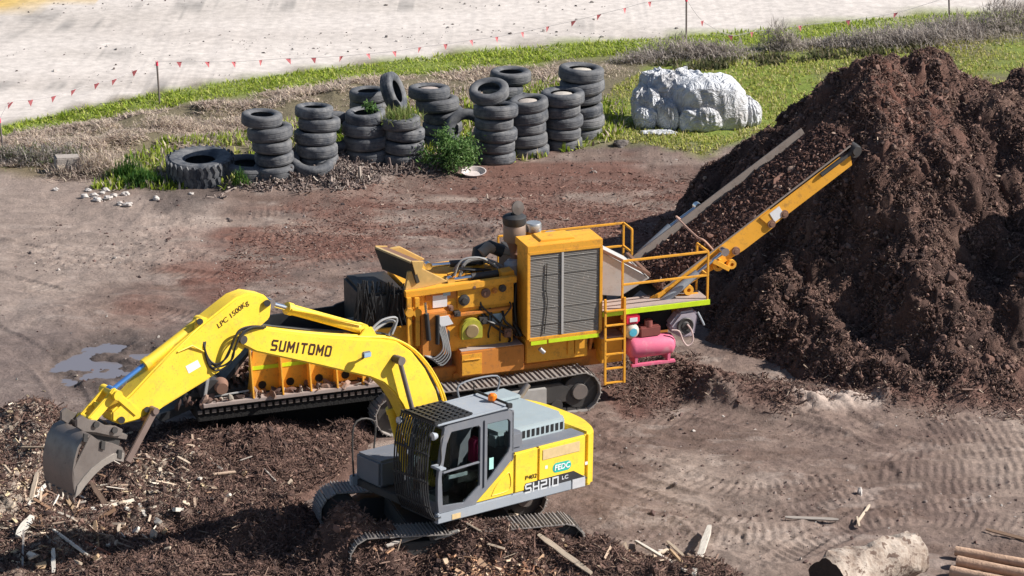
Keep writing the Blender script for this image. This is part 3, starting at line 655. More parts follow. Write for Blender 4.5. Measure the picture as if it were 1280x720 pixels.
S1 = stack((343, 226), 5, 'the leftmost stack, its upper tyres slipped leftwards', me=WME, sc=.93, drift={1: (-.02, .05), 2: (-.08, 0), 3: (-.14, .1), 4: (-.33, .15)}, jit=.02, tilt_top=(.0, .05))
S2 = stack((398, 212), 5, 'the mud-capped stack, second from the left', me=WME, sc=.9, drift={2: (-.1, .1), 3: (.0, .15), 4: (-.12, .2)}, jit=.07)
S3 = stack((457, 204), 4, 'the stack sprouting a small weed in its top', sc=1.06, jit=.05)
S3b = stack((462, 170), 4, 'the low stack half hidden behind the weed-sprouting stack', sc=1.0)
S4 = stack((503, 207), 4, 'the short stack with grass tuft on top', sc=1.0, jit=.06)
S5 = stack((552, 184), 5, 'the stack whose two big upper tyres overhang left', sc=1.03, me=None, drift={3: (-.1, 0), 4: (-.35, .05)}, jit=.05)
S6 = stack((618, 207), 6, 'the front stack with a tilted tyre on top', sc=1.02, jit=.04, drift={5: (-.12, .1)}, tilt_top=(.30, -.10))
S7 = stack((659, 199), 5, 'the stack just right of the tilted-top stack', sc=1.02, jit=.05)
S8 = stack((639, 152), 4, 'the rear stack beyond the row, sagging to one side', sc=1.08, jit=.05, drift={2: (-.22, 0), 3: (.02, .1)})
S9 = stack((703, 190), 5, 'the dirt-filled stack, second from the right end', sc=1.02, jit=.06)
S10 = stack((727, 177), 6, 'the rightmost stack nearest the white tarpaulins', sc=1.06, jit=.06)
g = on_ground(497, 172); put_tyre((g.x - .12, g.y + .55, g.z + 1.15), (rad(12), rad(68)), 'worn tyre leaning upright against the stack of overhanging big tyres', WME, .95)
for k_, (q, zz) in enumerate((((500, 182), .15), ((499, 182), .45))):
    g = on_ground(*q); put_tyre((g.x, g.y + .4, g.z + zz), label=f'{["lower", "upper"][k_]} tyre under the leaning upright tyre')
g = on_ground(308, 228); put_tyre((g.x, g.y + .7, g.z + .15), (0, .06), 'wide dark tyre lying flat between the giant tyre and leftmost stack', WME, 1.25)
g = on_ground(388, 222); put_tyre((g.x, g.y + .5, g.z + .22), (.25, .1), 'tyre half buried in the muddy bank below the mud-capped stack', WME, .95)
g = on_ground(420, 192); put_tyre((g.x, g.y + .4, g.z + .45), (.9, .2), 'tyre wedged upright between the mud-capped and weed-sprouting stacks', TME, 1.0)
g = on_ground(583, 196); put_tyre((g.x, g.y + .7, g.z + .5), (1.2, .2), 'dark tyre standing upright in shade behind the tilted-top stack', TME, 1.1)
# dirt lying in the tyre tops
def dirt_cap(c, z, r, colr, label):
    me_b = MB(); me_b.lathe([(0, .03), (r * .5, .02), (r * .85, -.01), (r, -.06), (r * .9, -.14), (0, -.14)], (0, 0, 0), 'z', 18)
    o = me_b.build('soil', plain('soil_' + label[:6].strip().replace(' ', '_'), colr, .95, var=.3, scale=10, bmp=.02)); o.location = (c[0], c[1], z); return tag(o, label, 'soil')
for S, cc, wh in ((S7, (.42, .37, .33), 'pale dry soil filling the stack right of the tilted-top stack'), (S9, (.46, .42, .38), 'grey dry soil filling the second stack from the right end'), (S10, (.48, .44, .38), 'light soil filling the top of the rightmost stack'), (S5, (.40, .34, .31), 'brownish soil filling the overhanging top tyre')):
    t = S[2][-1]; dirt_cap(t.location, t.location.z + .09, .33, cc, wh)
# the giant tyre
mb = MB(); R_, W_ = .90, .70
mb.lathe([(.40, -.22), (.47, -.30), (.66, -.35), (.80, -.34), (.87, -.27), (.88, 0), (.87, .27), (.80, .34), (.66, .35), (.47, .30), (.40, .22), (.46, .18), (.74, .25), (.80, 0), (.74, -.25), (.46, -.18)], (0, 0, 0), 'z', 56, True)
for k in range(30):
    a = 2 * pi * k / 30
    for s in (-1, 1):
        zz = [s * .335, s * .16, s * .01]; aa = [a + (.0 if s > 0 else .10), a + .09 + (.0 if s > 0 else .10), a + .04 + (.0 if s > 0 else .10)]
        pts = [V3(.885 * cos(q), .885 * sin(q), z_) for q, z_ in zip(aa, zz)]
        for p, q in zip(pts, pts[1:]): mb.bar(p, q, .075, .05, up=(cos(aa[1]), sin(aa[1]), 0))
g = on_ground(247, 236); big = mb.build('tyre', MATS['tyre_rubber']); big.location = (g.x, g.y + .86, g.z + .30); big.rotation_euler = (rad(3), rad(-2), .4)
tag(big, 'giant earthmover tyre with chevron tread lying on the muddy ground', 'tyre', 'old tyres piled at the edge of the yard')
# ------------------------------------------------------------------ plants
def blades(name, P, h, lean, cols, width=.02, parent=None, mat='leafy', curl=.6, lay=0.0):
    n = len(P); az = rng.uniform(0, 2 * pi, n); ln = np.minimum(lay + np.abs(rng.normal(size=n)) * lean, 1.5)
    d = np.stack([np.cos(az) * np.sin(ln), np.sin(az) * np.sin(ln), np.cos(ln)], 1); s = np.stack([-np.sin(az), np.cos(az), 0 * az], 1) * (width * rng.uniform(.6, 1.4, n))[:, None]
    mid = P + d * (h * .55)[:, None]; d2 = d + np.stack([np.cos(az), np.sin(az), -.6 + 0 * az], 1) * (curl * ln)[:, None]; d2 /= np.linalg.norm(d2, axis=1)[:, None]
    tip = mid + d2 * (h * .5)[:, None]
    v = np.stack([P - s, P + s, mid + s * .8, mid - s * .8, tip], 1)
    f = np.array([(0, 1, 2), (0, 2, 3), (3, 2, 4)])[None] + (np.arange(n) * 5)[:, None, None]
    me = np_mesh(name, v.reshape(-1, 3), f.reshape(-1, 3)); set_color(me, 'Col', np.repeat(cols, 5, axis=0)); return link_mesh(name, me, MATS[mat], parent)
def px_pts(poly, n, clump=0, seed=1, thr=-.2):
    xs = [p[0] for p in poly]; ys = [p[1] for p in poly]; q = np.column_stack([rng.uniform(min(xs), max(xs), n * 3), rng.uniform(min(ys), max(ys), n * 3)])
    q = q[in_poly(q[:, 0], q[:, 1], poly)]
    d = np.stack([(q[:, 0] - 640) / F, cos(PIT) - (q[:, 1] - 360) / F * sin(PIT), -sin(PIT) - (q[:, 1] - 360) / F * cos(PIT)], 1); t = -CH / d[:, 2]; W = CP + t[:, None] * d
    if clump: W = W[fbm(W[:, 0], W[:, 1], clump, 3, seed) > rng.uniform(thr - .4, thr + .4, len(W))]
    W = W[:n]; W[:, 2] = ground_h(W[:, 0], W[:, 1], False); return W
GRN = [(.30, .39, .04), (.42, .50, .07), (.20, .28, .04), (.52, .52, .15)]; DRY = [(.60, .49, .41), (.47, .38, .33), (.70, .60, .47), (.28, .22, .19)]
verge = [(-60, 168), (0, 160), (130, 133), (300, 102), (450, 81), (600, 65), (830, 46), (1000, 33), (1290, 10), (1290, 28), (1130, 42), (1000, 52), (830, 62), (700, 76), (600, 86), (450, 101), (300, 121), (200, 138), (110, 151), (0, 176), (-60, 186)]
P = px_pts(verge, 52000, 1.2, 65, -.9); o = blades('verge_grass', P, rng.uniform(.05, .19, len(P)) * (1 + .4 * fbm(P[:, 0], P[:, 1], .8, 3, 66)), .5, palette(len(P), GRN, [4, 4, 2, 2]), .018, lay=.35); tag(o, 'bright green grass verge running along the pale sand', 'grass', kind='stuff')
P = px_pts(g2, 42000, 1.5, 61, -.5); o = blades('field_grass', P, rng.uniform(.05, .14, len(P)), .9, palette(len(P), [(.32, .36, .06), (.42, .44, .10), (.50, .46, .17), (.54, .46, .24)], [3, 4, 3, 2]), .02); tag(o, 'short yellow-green grass growing behind the white tarpaulins and the mulch pile', 'grass', kind='stuff')
scrub = [(-60, 184), (110, 154), (200, 140), (300, 122), (450, 103), (600, 88), (640, 84), (760, 76), (760, 90), (640, 120), (540, 140), (430, 150), (330, 165), (270, 185), (200, 225), (150, 222), (40, 208), (-60, 212)]
P = px_pts(scrub, 60000, 1.2, 62, -.2); o = blades('dry_scrub', P, rng.uniform(.10, .34, len(P)) * (1 + .5 * fbm(P[:, 0], P[:, 1], 1.1, 3, 67)), .45, palette(len(P), DRY, [4, 3, 3, 1]), .013, curl=.7, lay=.75); tag(o, 'tangled dry brown grass between the green verge and the tyres', 'dry grass', kind='stuff')
P = px_pts([(100, 225), (200, 180), (300, 165), (440, 135), (700, 100), (780, 130), (780, 175), (640, 205), (560, 205), (290, 215), (300, 240), (200, 240), (120, 238)], 15000, .9, 63, .0); o = blades('weed_grass', P, rng.uniform(.08, .3, len(P)), .6, palette(len(P), GRN + DRY, [3, 2, 4, 2, 1, 1, 1, 1]), .03); tag(o, 'patchy green weeds growing round the feet of the tyre stacks', 'weeds', kind='stuff')
P = px_pts([(820, 80), (1150, 55), (1150, 66), (1000, 78), (830, 92)], 5000, .8, 64, 0); o = blades('ditch_grass', P, rng.uniform(.08, .25, len(P)), .8, palette(len(P), [(.12, .13, .05), (.2, .17, .1), (.09, .1, .05)], [2, 2, 2]), .03); tag(o, 'dull dark grass along the shallow ditch behind the white tarpaulins', 'grass', kind='stuff')
def clump(px, py, w, hgt, n, cols, wts, label, name='dead_shrub', lean=1.1, dep=.5, cat='shrub', group=None, width=.011):
    g = on_ground(px, py); q = rng.normal(size=(n, 2)) * .45
    w = w * (.78 if name == 'dead_shrub' else .62); hgt = hgt * (.72 if name == 'dead_shrub' else 1) * (1); rr = np.clip(1 - (q ** 2).sum(1) / 1.3, .08, 1)
    sd_ = float(px); bump_ = .55 + .75 * np.clip(.5 + fbm(q[:, 0] * w + sd_, q[:, 1], .7, 2, 90), 0, 1)
    P = np.column_stack([g.x + q[:, 0] * w, g.y + q[:, 1] * w * dep, g.z + rng.uniform(0, .72, n) * hgt * rr * bump_])
    hs = hgt * rng.uniform(.18, .42, n)
    o = blades(name, P - np.array(g), hs, lean, palette(n, cols, wts), width, lay=.3 if name == 'dead_shrub' else 0); o.location = g; return tag(o, label, cat, group)
GRY = [(.42, .37, .34), (.31, .27, .245), (.54, .48, .43), (.19, .155, .14)]
for a in [(800, 78, 1.3, .8, 900, 'small grey dry bush left of the tall fence stake'), (862, 72, 2.2, 1.2, 2200, 'wide grey bush growing at the foot of the tall fence stake'), (900, 70, 1.6, .8, 1200, 'low grey bush right of the tall fence stake'),
          (976, 62, 1.0, 1.4, 900, 'slim grey bush standing alone midway along the ditch'), (1040, 58, 1.6, .8, 1100, 'low grey bush left of the long pale thicket'), (1085, 58, 1.8, .9, 1300, 'dark grey bush joined to the left end of the pale thicket'),
          (1140, 54, 2.4, 1.3, 2400, 'tall pale grey thicket above the mulch pile top'), (1200, 44, 2.6, 1.3, 2400, 'grey thicket behind the right shoulder of the mulch pile'), (1262, 36, 2.2, 1.5, 2000, 'dark brown-grey bush in the upper right corner')]:
    clump(*a[:5], GRY, [4, 3, 3, 1], a[5], group='dry bushes along the ditch')
for a in [(60, 205, 1.8, 1.0, 1700, 'grey-green dry bush near the left edge'), (8, 200, 1.2, .9, 900, 'dark bush cut off by the left edge'), (120, 218, 1.8, .9, 2200, 'straw coloured reed clump beside the grey concrete block'),
          (210, 165, 1.6, .7, 1500, 'dark brown withered bush at the foot of the short stake'), (290, 160, 1.6, .5, 1200, 'flattened brown bush above the giant tyre'), (600, 115, 1.6, .5, 900, 'tan dry clump left of the rear tyre stack'), (740, 92, 1.6, .45, 900, 'tan dry clump right of the rear tyre stack')]:
    clump(*a[:5], DRY if a[0] not in (60, 8) else GRY + [(.16, .2, .08)], [3, 3, 3, 1] if a[0] not in (60, 8) else [3, 3, 2, 1, 3], a[5], group='dry bushes before the green verge')
for a in [(180, 232, .9, .6, 700, 'lush green grass clump left of the giant tyre'), (160, 225, .9, .7, 800, 'tall mixed green grass clump right of the concrete block'), (300, 232, .4, .5, 220, 'thin green tuft between giant tyre and leftmost stack'), (250, 205, .6, .5, 260, 'green tuft peeking up behind the giant tyre')]:
    clump(*a[:5], [(.05, .14, .03), (.09, .19, .03), (.16, .25, .05)], [3, 3, 1], a[5], name='grass_clump', lean=.45, cat='grass clump', group='green clumps by the giant tyre')
def leafbush(px, py, r, h, n, label, z=None):
    g = on_ground(px, py)
    if z is not None: g = z
    root = empty('green_shrub', loc=g); tag(root, label, 'shrub')
    mb = MB(); tips = []
    for k in range(16):
        a = random.uniform(0, 2 * pi); rr = random.uniform(.2, 1) * r; t = V3(cos(a) * rr, sin(a) * rr * .8, h * random.uniform(.5, 1) * (1 - .3 * (rr / r) ** 2)); tips.append(t)
        mb.tube([V3(0, 0, -.05), t * .5 + V3(0, 0, h * .12), t], [.014, .009, .004], 5)
    mb.build('stem', plain('stem_green', (.10, .14, .05), .8), root)
    T = np.array([t[:] for t in tips]); c = T[rng.integers(0, 16, n)] * rng.uniform(.45, 1.05, (n, 1)) + rng.normal(size=(n, 3)) * r * .16; c[:, 2] = np.abs(c[:, 2])
    R = rotm(n); q = np.array([(-1, 0, 0), (0, -.4, 0), (1.1, 0, .15), (0, .4, 0)]); v = np.einsum('nij,kj->nki', R, q) * rng.uniform(.03, .07, (n, 1, 1)) + c[:, None]
    me = np_mesh('foliage', v.reshape(-1, 3), np.arange(n * 4).reshape(-1, 4)); set_color(me, 'Col', np.repeat(palette(n, [(.10, .20, .05), (.16, .27, .08), (.06, .13, .035), (.24, .33, .14)], [3, 3, 2, 1]), 4, axis=0)); link_mesh('foliage', me, MATS['leafy'], root)
leafbush(562, 212, .85, 1.05, 3600, 'bushy green weed growing before the tyre stacks')
t = S3[2][-1].location; leafbush(0, 0, .25, .35, 260, 'small weed growing out of a tyre stack near the left', Vector((t.x + .1, t.y, t.z + .05)))
t = S4[2][-1].location; P = np.column_stack([rng.normal(size=(500, 2)) * .2, np.zeros(500)]); o = blades('grass_clump', P, rng.uniform(.15, .42, 500), .6, palette(500, [(.16, .24, .05), (.26, .30, .10), (.38, .34, .16)], [3, 3, 1]), .014); o.location = (t.x, t.y, t.z + .06); tag(o, 'grass tuft growing on top of the short tyre stack', 'grass clump')
# ------------------------------------------------------------------ stakes and bunting
paint('stake_metal', (.16, .13, .12), amt=.5, rough=.7)
stakes = []
for (bx, by, tx, ty, lb) in ((200, 130, 196, 77, 'thin metal stake with pink tape on its top above the giant tyre'), (858, 66, 858, -3, 'tall thin metal stake rising from the grey bushes'), (6, 196, -1, 148, 'thin stake at the left edge of the verge'), (1188, 42, 1186, -8, 'pale thin stake in the pale thicket')):
    g = on_ground(bx, by); d = ray(tx, ty); tt = (g.y - CP[1]) / d[1]; top = Vector(CP + tt * d)
    r = empty('fence_stake', loc=g); tag(r, lb, 'stake', 'stakes carrying the bunting'); m = MB(); m.tube([V3(0, 0, -.3), top - g], .028, 8); m.build('post', MATS['stake_metal'], r)
    c = MB(); c.tube([top - g - V3(0, 0, .12), top - g + V3(0, 0, .015)], .04, 8); c.build('tape', plain('pink_tape', (.8, .06, .12), .5), r); stakes.append((g, top))
plain('pennant_pink', (1.0, .33, .36), .6); translucent(MATS['pennant_pink'], .5); plain('cord', (.45, .42, .42), .7)
def bunting(pixels, y_of, label):
    pts = []
    for (px, py) in pixels:
        Y = y_of(px); d = ray(px, py); t = (Y - CP[1]) / d[1]; pts.append(Vector(CP + t * d))
    r = empty('bunting', loc=pts[0]); tag(r, label, 'bunting'); m = MB(); m.tube([p - pts[0] for p in pts], .008, 5); m.build('cord', MATS['cord'], r)
    for p in pts[1:-1]:
        m = MB(); a = random.uniform(.3, 1.1); w_ = .085; hh = .20; ca, sa = cos(a), sin(a); q = p - pts[0]; bl = random.uniform(-.08, .08)
        m.add([q + V3(-w_ * ca, -w_ * sa, 0), q + V3(w_ * ca, w_ * sa, 0), q + V3(bl, .04, -hh), q + V3(-w_ * ca, -w_ * sa + .006, 0), q + V3(w_ * ca, w_ * sa + .006, 0), q + V3(bl, .046, -hh)], [(0, 1, 2), (5, 4, 3), (0, 3, 4, 1), (1, 4, 5, 2), (2, 5, 3, 0)]); m.build('pennant', MATS['pennant_pink'], r)
def ylin(a, b):
    return lambda px: a[0].y + (px - to_px(*a[0])[0]) / (to_px(*b[0])[0] - to_px(*a[0])[0]) * (b[0].y - a[0].y)
bunting([(-1, 150), (13, 128), (38, 125), (67, 120), (92, 112), (121, 104), (143, 99), (168, 88), (196, 77)], ylin(stakes[2], stakes[0]), 'short string of pale pink pennants from the left edge to the short stake')
bunting([(196, 77), (224, 77), (259, 77), (292, 77), (326, 75), (360, 73), (392, 72), (427, 70), (460, 67), (493, 64), (525, 59), (557, 55), (589, 50), (621, 46), (653, 40), (685, 33), (717, 26), (749, 18), (781, 10), (812, 2), (858, -1)], ylin(stakes[0], stakes[1]), 'long string of pink triangular pennants across the pale sand')
bunting([(858, -1), (878, 26), (913, 44), (940, 40), (1000, 32), (1060, 25), (1120, 16), (1186, -4)], ylin(stakes[1], stakes[3]), 'sagging end of pennant string dropping behind the grey bushes')
# ------------------------------------------------------------------ white sheeting
def cloth_mat():
    m, t, b = nt('white_sheet'); n = noise(t, 1.1, 6, .7); c = mix(t, ramp(t, n, .42, .7), (.66, .68, .72), (.34, .32, .31)); n2 = noise(t, 5, 5); c = mix(t, ramp(t, n2, .62, .72, (0, 0, 0), (.5,) * 3), c, (.25, .2, .17))
    t.links.new(c, b.inputs['Base Color']); b.inputs['Roughness'].default_value = .55; a_ = N(t, 'ShaderNodeMath', operation='SUBTRACT'); a_.inputs[1].default_value = .5; t.links.new(noise(t, 2.2, 5, .55, dist=1.2), a_.inputs[0]); b_ = N(t, 'ShaderNodeMath', operation='ABSOLUTE'); t.links.new(a_.outputs[0], b_.inputs[0]); bump(t, b, b_.outputs[0], 1.0, .35); MATS['white_sheet'] = m
cloth_mat()
g0 = on_ground(866, 166)
bm = bmesh.new(); bmesh.ops.create_icosphere(bm, subdivisions=6, radius=1)
SV = np.array([v.co[:] for v in bm.verts]); SF = [[a.index for a in q.verts] for q in bm.faces]; bm.free()
sh_o = empty('tarpaulin_heap', loc=(g0.x + .05, g0.y + 1.0, g0.z)); tag(sh_o, 'bulging bundle of dirty white plastic sheeting dumped on the grass edge', 'tarpaulin bundle')
def bag(cx, cy, cz, rx, ry, rz, sq, seed, f1=.035, f2=.02, lean=0.0, name='sheet', slope=0.0, rot=0.0):
    """a sagging sack of sheeting: rounded box with gathered folds"""
    v = SV; d = (np.abs(v) ** (2 / sq)).sum(1) ** (-sq / 2); p = v * d[:, None]
    az = np.arctan2(v[:, 1], v[:, 0]); ca, sa = np.cos(az) * 1.6, np.sin(az) * 1.6
    big = fbm(ca + seed, sa + v[:, 2] * .8, 1.3, 2, seed) ; rid = 1 - 2 * np.abs(fbm(ca * 2.2 + seed + .35 * v[:, 2], sa * 2.2 - .5 * v[:, 2], .9, 2, seed + 1)); tpf = 1 - 2 * np.abs(fbm(v[:, 0] * 2 + v[:, 1] + seed, v[:, 1] * 2.4, 1.0, 3, seed + 2))
    cr = 0
    for k_, (a_, b_) in enumerate(((0, 2), (1, 2), (0, 1))):
        qx = v[:, a_] * 1.3 + seed + .25 * v[:, 1 - k_ % 2]; qy = v[:, b_] * 1.1 + .3 * v[:, a_]
        cr = cr + (1 - np.abs(fbm(qx, qy, .9, 1, seed + k_)) * 2.2) + .5 * (1 - np.abs(fbm(qx * 2.3, qy * 2, .8, 1, seed + 5 + k_)) * 2.2)
    r = 1 + .09 * big + f1 * .35 * np.clip(rid, -.3, 1) + f1 * .6 * np.clip(cr - .8, -1, 1.6) + f2 * np.clip(tpf, -.2, 1)
    p = p * r[:, None] * np.array([rx, ry, rz]); p[:, 2] += slope * p[:, 0]; p[:, 0] += lean * p[:, 2]
    c_, s_ = cos(rot), sin(rot); p = np.column_stack([p[:, 0] * c_ - p[:, 1] * s_, p[:, 0] * s_ + p[:, 1] * c_, p[:, 2]]) + np.array([cx, cy, cz])
    p[:, 2] = np.maximum(p[:, 2], -.12); return link_mesh(name, np_mesh(name, p, SF, True), MATS['white_sheet'], sh_o)
bag(.35, 0, .62, 1.10, .85, .80, .62, 601, .05, .03, -.05, slope=-.10)
bag(-.60, .15, .75, .62, .70, .72, .7, 611, .09, .06, .08)
bag(-1.28, -.05, .50, .50, .55, .62, .75, 621, .12, .07)
bag(-.95, .35, 1.05, .55, .5, .42, .8, 631, .14, .08, rot=.4)
bag(-.75, -.55, .38, .34, .40, .48, .8, 641, .14, .06, name='fold')
bag(-1.35, -.45, .28, .36, .34, .36, .8, 651, .12, .06, name='fold')
bag(.15, -.70, .30, .62, .35, .40, .7, 661, .08, .04, name='fold', slope=.1)
bag(.95, -.25, .42, .62, .55, .50, .7, 671, .09, .05, name='fold', slope=-.15)
bag(1.55, -.05, .34, .42, .42, .44, .8, 681, .12, .06, name='fold', slope=-.3)
bag(-1.0, -1.15, .02, .55, .22, .07, .8, 691, .12, .08, name='sheet_flap')
# concrete block, pale stones, bowl
def rock(px, py, s, mat, label, name='rock', cat='rock', group=None, sc=(1, .8, .6), seed=0):
    g = on_ground(px, py); bm = bmesh.new(); bmesh.ops.create_icosphere(bm, subdivisions=3, radius=1); v = np.array([q.co[:] for q in bm.verts]); f = [[a.index for a in q.verts] for q in bm.faces]; bm.free()
    r = 1 + .3 * fbm(v[:, 0] * 1.3 + seed, v[:, 1] * 1.3 + v[:, 2] * 1.7, 1.0, 3, 600 + seed); v = v * r[:, None] * s * np.array(sc)
    o = link_mesh(name, np_mesh(name, v, f), mat); o.location = g + V3(0, 0, s * .3); return tag(o, label, cat, group)
plain('pale_stone', (.50, .46, .43), .9, var=.2); plain('dark_stone', (.14, .12, .11), .9, var=.3)
m = MB(); m.box((-.33, -.22, -.05), (.33, .22, .42)); o = m.build('concrete_block', plain('concrete', (.34, .30, .27), .9, bmp=.02), bevel=.03); g = on_ground(84, 214); o.location = g; o.rotation_euler = (0, .05, .3); tag(o, 'grey concrete block half hidden in the dry reeds', 'concrete block')
stn = [(110, 240), (118, 246), (128, 243), (135, 250), (122, 252), (142, 246), (150, 256), (133, 240), (157, 244), (160, 258), (106, 247), (195, 250), (239, 244), (70, 238)]
for i, (a, b) in enumerate(stn):
    rock(a, b, random.uniform(.07, .13), MATS['pale_stone'], 'pale broken stone lying in the scatter beside the overgrown concrete block', seed=i, group='pale stones on the mud')
rock(775, 183, .22, MATS['dark_stone'], 'dark lump of mud left of the white sheeting', seed=31)
rock(1075, 619, .12, MATS['pale_stone'], 'single white stone on the tracked mud near the log', seed=35, sc=(.5, .5, 1.0))
m = MB(); m.lathe([(.0, -.02), (.22, 0), (.33, .12), (.30, .12), (.20, .03), (0, .02)], (0, 0, 0), 'z', 20); o = m.build('broken_bowl', plain('bowl_white', (.6, .52, .5), .6)); g = on_ground(592, 222); o.location = g + V3(0, .2, .0); o.scale = (1.05, .8, 1.1); o.rotation_euler = (.25, 0, 0); tag(o, 'dirty white broken basin on the mud before the tyres', 'basin')
# ------------------------------------------------------------------ excavator
def rot3(yaw, pit, rol):
    cp, sp = cos(pit), sin(pit); cr, sr = cos(rol), sin(rol)
    return Matrix.Rotation(yaw, 3, 'Z') @ Matrix(((cp, 0, -sp), (0, 1, 0), (sp, 0, cp))) @ Matrix(((1, 0, 0), (0, cr, -sr), (0, sr, cr)))
EO = Vector((-1.227, -14.97, 0.0))
MT = rot3(rad(196.5), rad(2.8), rad(2.0)).to_4x4(); MT.translation = EO
MH = rot3(rad(219.1), rad(2.84), rad(2.27)).to_4x4(); MH.translation = EO
ex = empty('excavator', M=MT); tag(ex, 'yellow tracked excavator with black caged cab, digging in the bark heap', 'excavator')
LH = MT.inverted() @ MH          # house frame inside the root
HF = Frame(MH)
def HP(px, py, l=.27):
    q = HF.on(px, py, 1, l); return (q.x, q.z)
def H3(px, py, l): return HF.on(px, py, 1, l)
Y_, K_, G_ = MATS['yellow'], MATS['black_steel'], MATS['grey_paint']
def crawler(root, cx, cy, L, R, w, nshoe, M, sag=.03, mat='track_steel', grs=3):
    """one crawler: belt of shoes, frame, wheels; long axis x, centre (cx,cy), ground at z=0"""
    T = Matrix.Translation(V3(cx, cy, 0)); M = (M @ T) if M is not None else T
    zc = R + .03; per = 2 * L + 2 * pi * R; mb = MB(); lk = MB()
    for k in range(nshoe):
        s = per * k / nshoe
        if s < L: p = (L / 2 - s, zc + R - sag * sin(pi * s / L) * 1.0); a = pi
        elif s < L + pi * R: t = (s - L) / R; p = (-L / 2 - R * sin(t), zc + R * cos(t)); a = pi + t
        elif s < 2 * L + pi * R: p = (-L / 2 + (s - L - pi * R), zc - R); a = 0
        else: t = (s - 2 * L - pi * R) / R; p = (L / 2 + R * sin(t), zc - R * cos(t)); a = t
        B = Matrix.Translation(V3(p[0], 0, p[1])) @ Matrix.Rotation(-a, 4, 'Y'); h = per / nshoe / 2
        mb.box((-h * .96, -w / 2, -.012), (h * .96, w / 2, .010), B)
        for g in range(grs): mb.box((-h * .9 + g * h * 1.8 / grs, -w / 2, -.042), (-h * .9 + g * h * 1.8 / grs + .014, w / 2, -.012), B)
        lk.box((-h * .9, -.12, .01), (h * .9, -.05, .09), B); lk.box((-h * .9, .05, .01), (h * .9, .12, .09), B)
    tr = mb.build('track', MATS[mat], root, M); lk.build('chain', MATS['dark_steel'], tr)
    f = MB(); f.prism([(-L / 2 + .1, zc - .20), (L / 2 - .1, zc - .20), (L / 2 - .05, zc + .02), (L / 2 - .45, zc + R * .55), (-L / 2 + .45, zc + R * .55), (-L / 2 + .1, zc + .05)], 1, -w * .30, w * .30)
    f.build('track_frame', MATS['dark_steel'], root, M, bevel=.015)
    for e, nm in ((L / 2, 'idler'), (-L / 2, 'sprocket')):
        wb = MB(); wb.lathe([(0, -w * .36), (R * .45, -w * .36), (R * .48, -w * .30), (R * .80, -w * .26), (R - .07, -w * .26), (R - .07, w * .26), (R * .80, w * .26), (R * .48, w * .30), (R * .45, w * .36), (0, w * .36)], (e, 0, zc), 'y', 28)
        o = wb.build(nm, MATS['dark_steel'], root, M)
        hb = MB(); hb.lathe([(0, -w * .40), (R * .38, -w * .40), (R * .40, -w * .36), (R * .40, w * .36), (R * .38, w * .40), (0, w * .40)], (e, 0, zc), 'y', 24); hb.build('hub', MATS['bucket_steel'], o)
    for k in range(7):
        wb = MB(); xx = -L / 2 + L * (k + 1) / 8; wb.lathe([(0, -w * .33), (.13, -w * .33), (.15, -.02), (.15, .02), (.13, w * .33), (0, w * .33)], (xx, 0, zc - R + .17), 'y', 16); wb.build('roller', MATS['dark_steel'], root, M)
    for xx in (-L * .18, L * .18):
        wb = MB(); wb.cyl((xx, -w * .28, zc + R - .12), (xx, w * .28, zc + R - .12), .07); wb.build('carrier_roller', MATS['dark_steel'], root, M)
for s in (-1, 1): crawler(ex, 0, s * 1.195, 3.64, .40, .60, 47, None)
cb = MB(); cb.box((-1.0, -.9, .35), (1.0, .9, .78)); cb.prism([(-.5, .3), (.5, .3), (.35, .9), (-.35, .9)], 1, -1.05, 1.05); cb.cyl((0, 0, .75), (0, 0, 1.05), .62, seg=32); cb.build('undercarriage', MATS['dark_steel'], ex, bevel=.02)
def hb(mb, name, mat, bevel=.012, parent=None): return mb.build(name, mat if not isinstance(mat, str) else MATS[mat], parent or ex, LH if parent is None else None, bevel)
# deck and skirt rails
m = MB(); m.box((-2.35, -1.30, 1.06), (1.15, 1.25, 1.20)); hb(m, 'platform', 'dark_steel')
m = MB(); m.box((-1.9, 1.25, 1.07), (1.28, 1.36, 1.28)); m.box((-1.7, -1.36, 1.07), (1.28, -1.26, 1.28)); hb(m, 'skirt_rail', 'light_grey', .02)
m = MB(); m.box((-2.24, 1.25, 1.07), (-1.9, 1.363, 1.28)); hb(m, 'skirt_end', plain('pale_grey', (.5, .5, .52), .5), .015)
m = MB(); m.box((.75, 1.3625, 1.10), (.95, 1.367, 1.20)); hb(m, 'reflector', 'beige_panel', 0)
# rear side panels and engine bay
L1 = 1.345
z_t = 2.06
m = MB(); m.prism([(-.52, 1.28), (-.52, z_t), (-1.08, z_t + .01), (-1.08, 1.28)], 1, 1.0, L1); hb(m, 'door_panel', Y_, .025)
m = MB(); m.prism([(-1.09, 1.28), (-1.09, z_t + .01), (-2.235, z_t + .02), (-2.235, 1.28)], 1, .95, L1 + .004); pn = hb(m, 'service_door', Y_, .025)
m = MB(); m.prism([(.42, 1.29), (-.50, 1.29), (-.50, 1.98)], 1, 1.2, L1); hb(m, 'cab_side_panel', Y_, .015)
m = MB(); m.tube([V3(.02, L1 + .004, 1.36), V3(-.10, L1 + .004, 1.55), V3(-.28, L1 + .004, 1.68), V3(-.40, L1 + .004, 1.70), V3(-.40, L1 + .004, 1.40), V3(.02, L1 + .004, 1.36)], .010, 6); hb(m, 'panel_pressing', Y_, 0)
m = MB(); m.box((-2.08, L1 + .005, 1.80), (-1.18, L1 + .014, 2.00)); hb(m, 'vent_panel', 'beige_panel', .004)
m = MB(); m.box((-2.27, -1.34, 1.20), (-.52, .98, 2.0)); hb(m, 'engine_bay', 'yellow', .03)
m = MB(); m.prism([(-2.20, -1.1), (-.42, -1.1), (-.42, .95), (-2.05, .95), (-2.28, .6)], 2, 2.0, 2.36); hood = hb(m, 'engine_hood', 'hood_grey', .07)
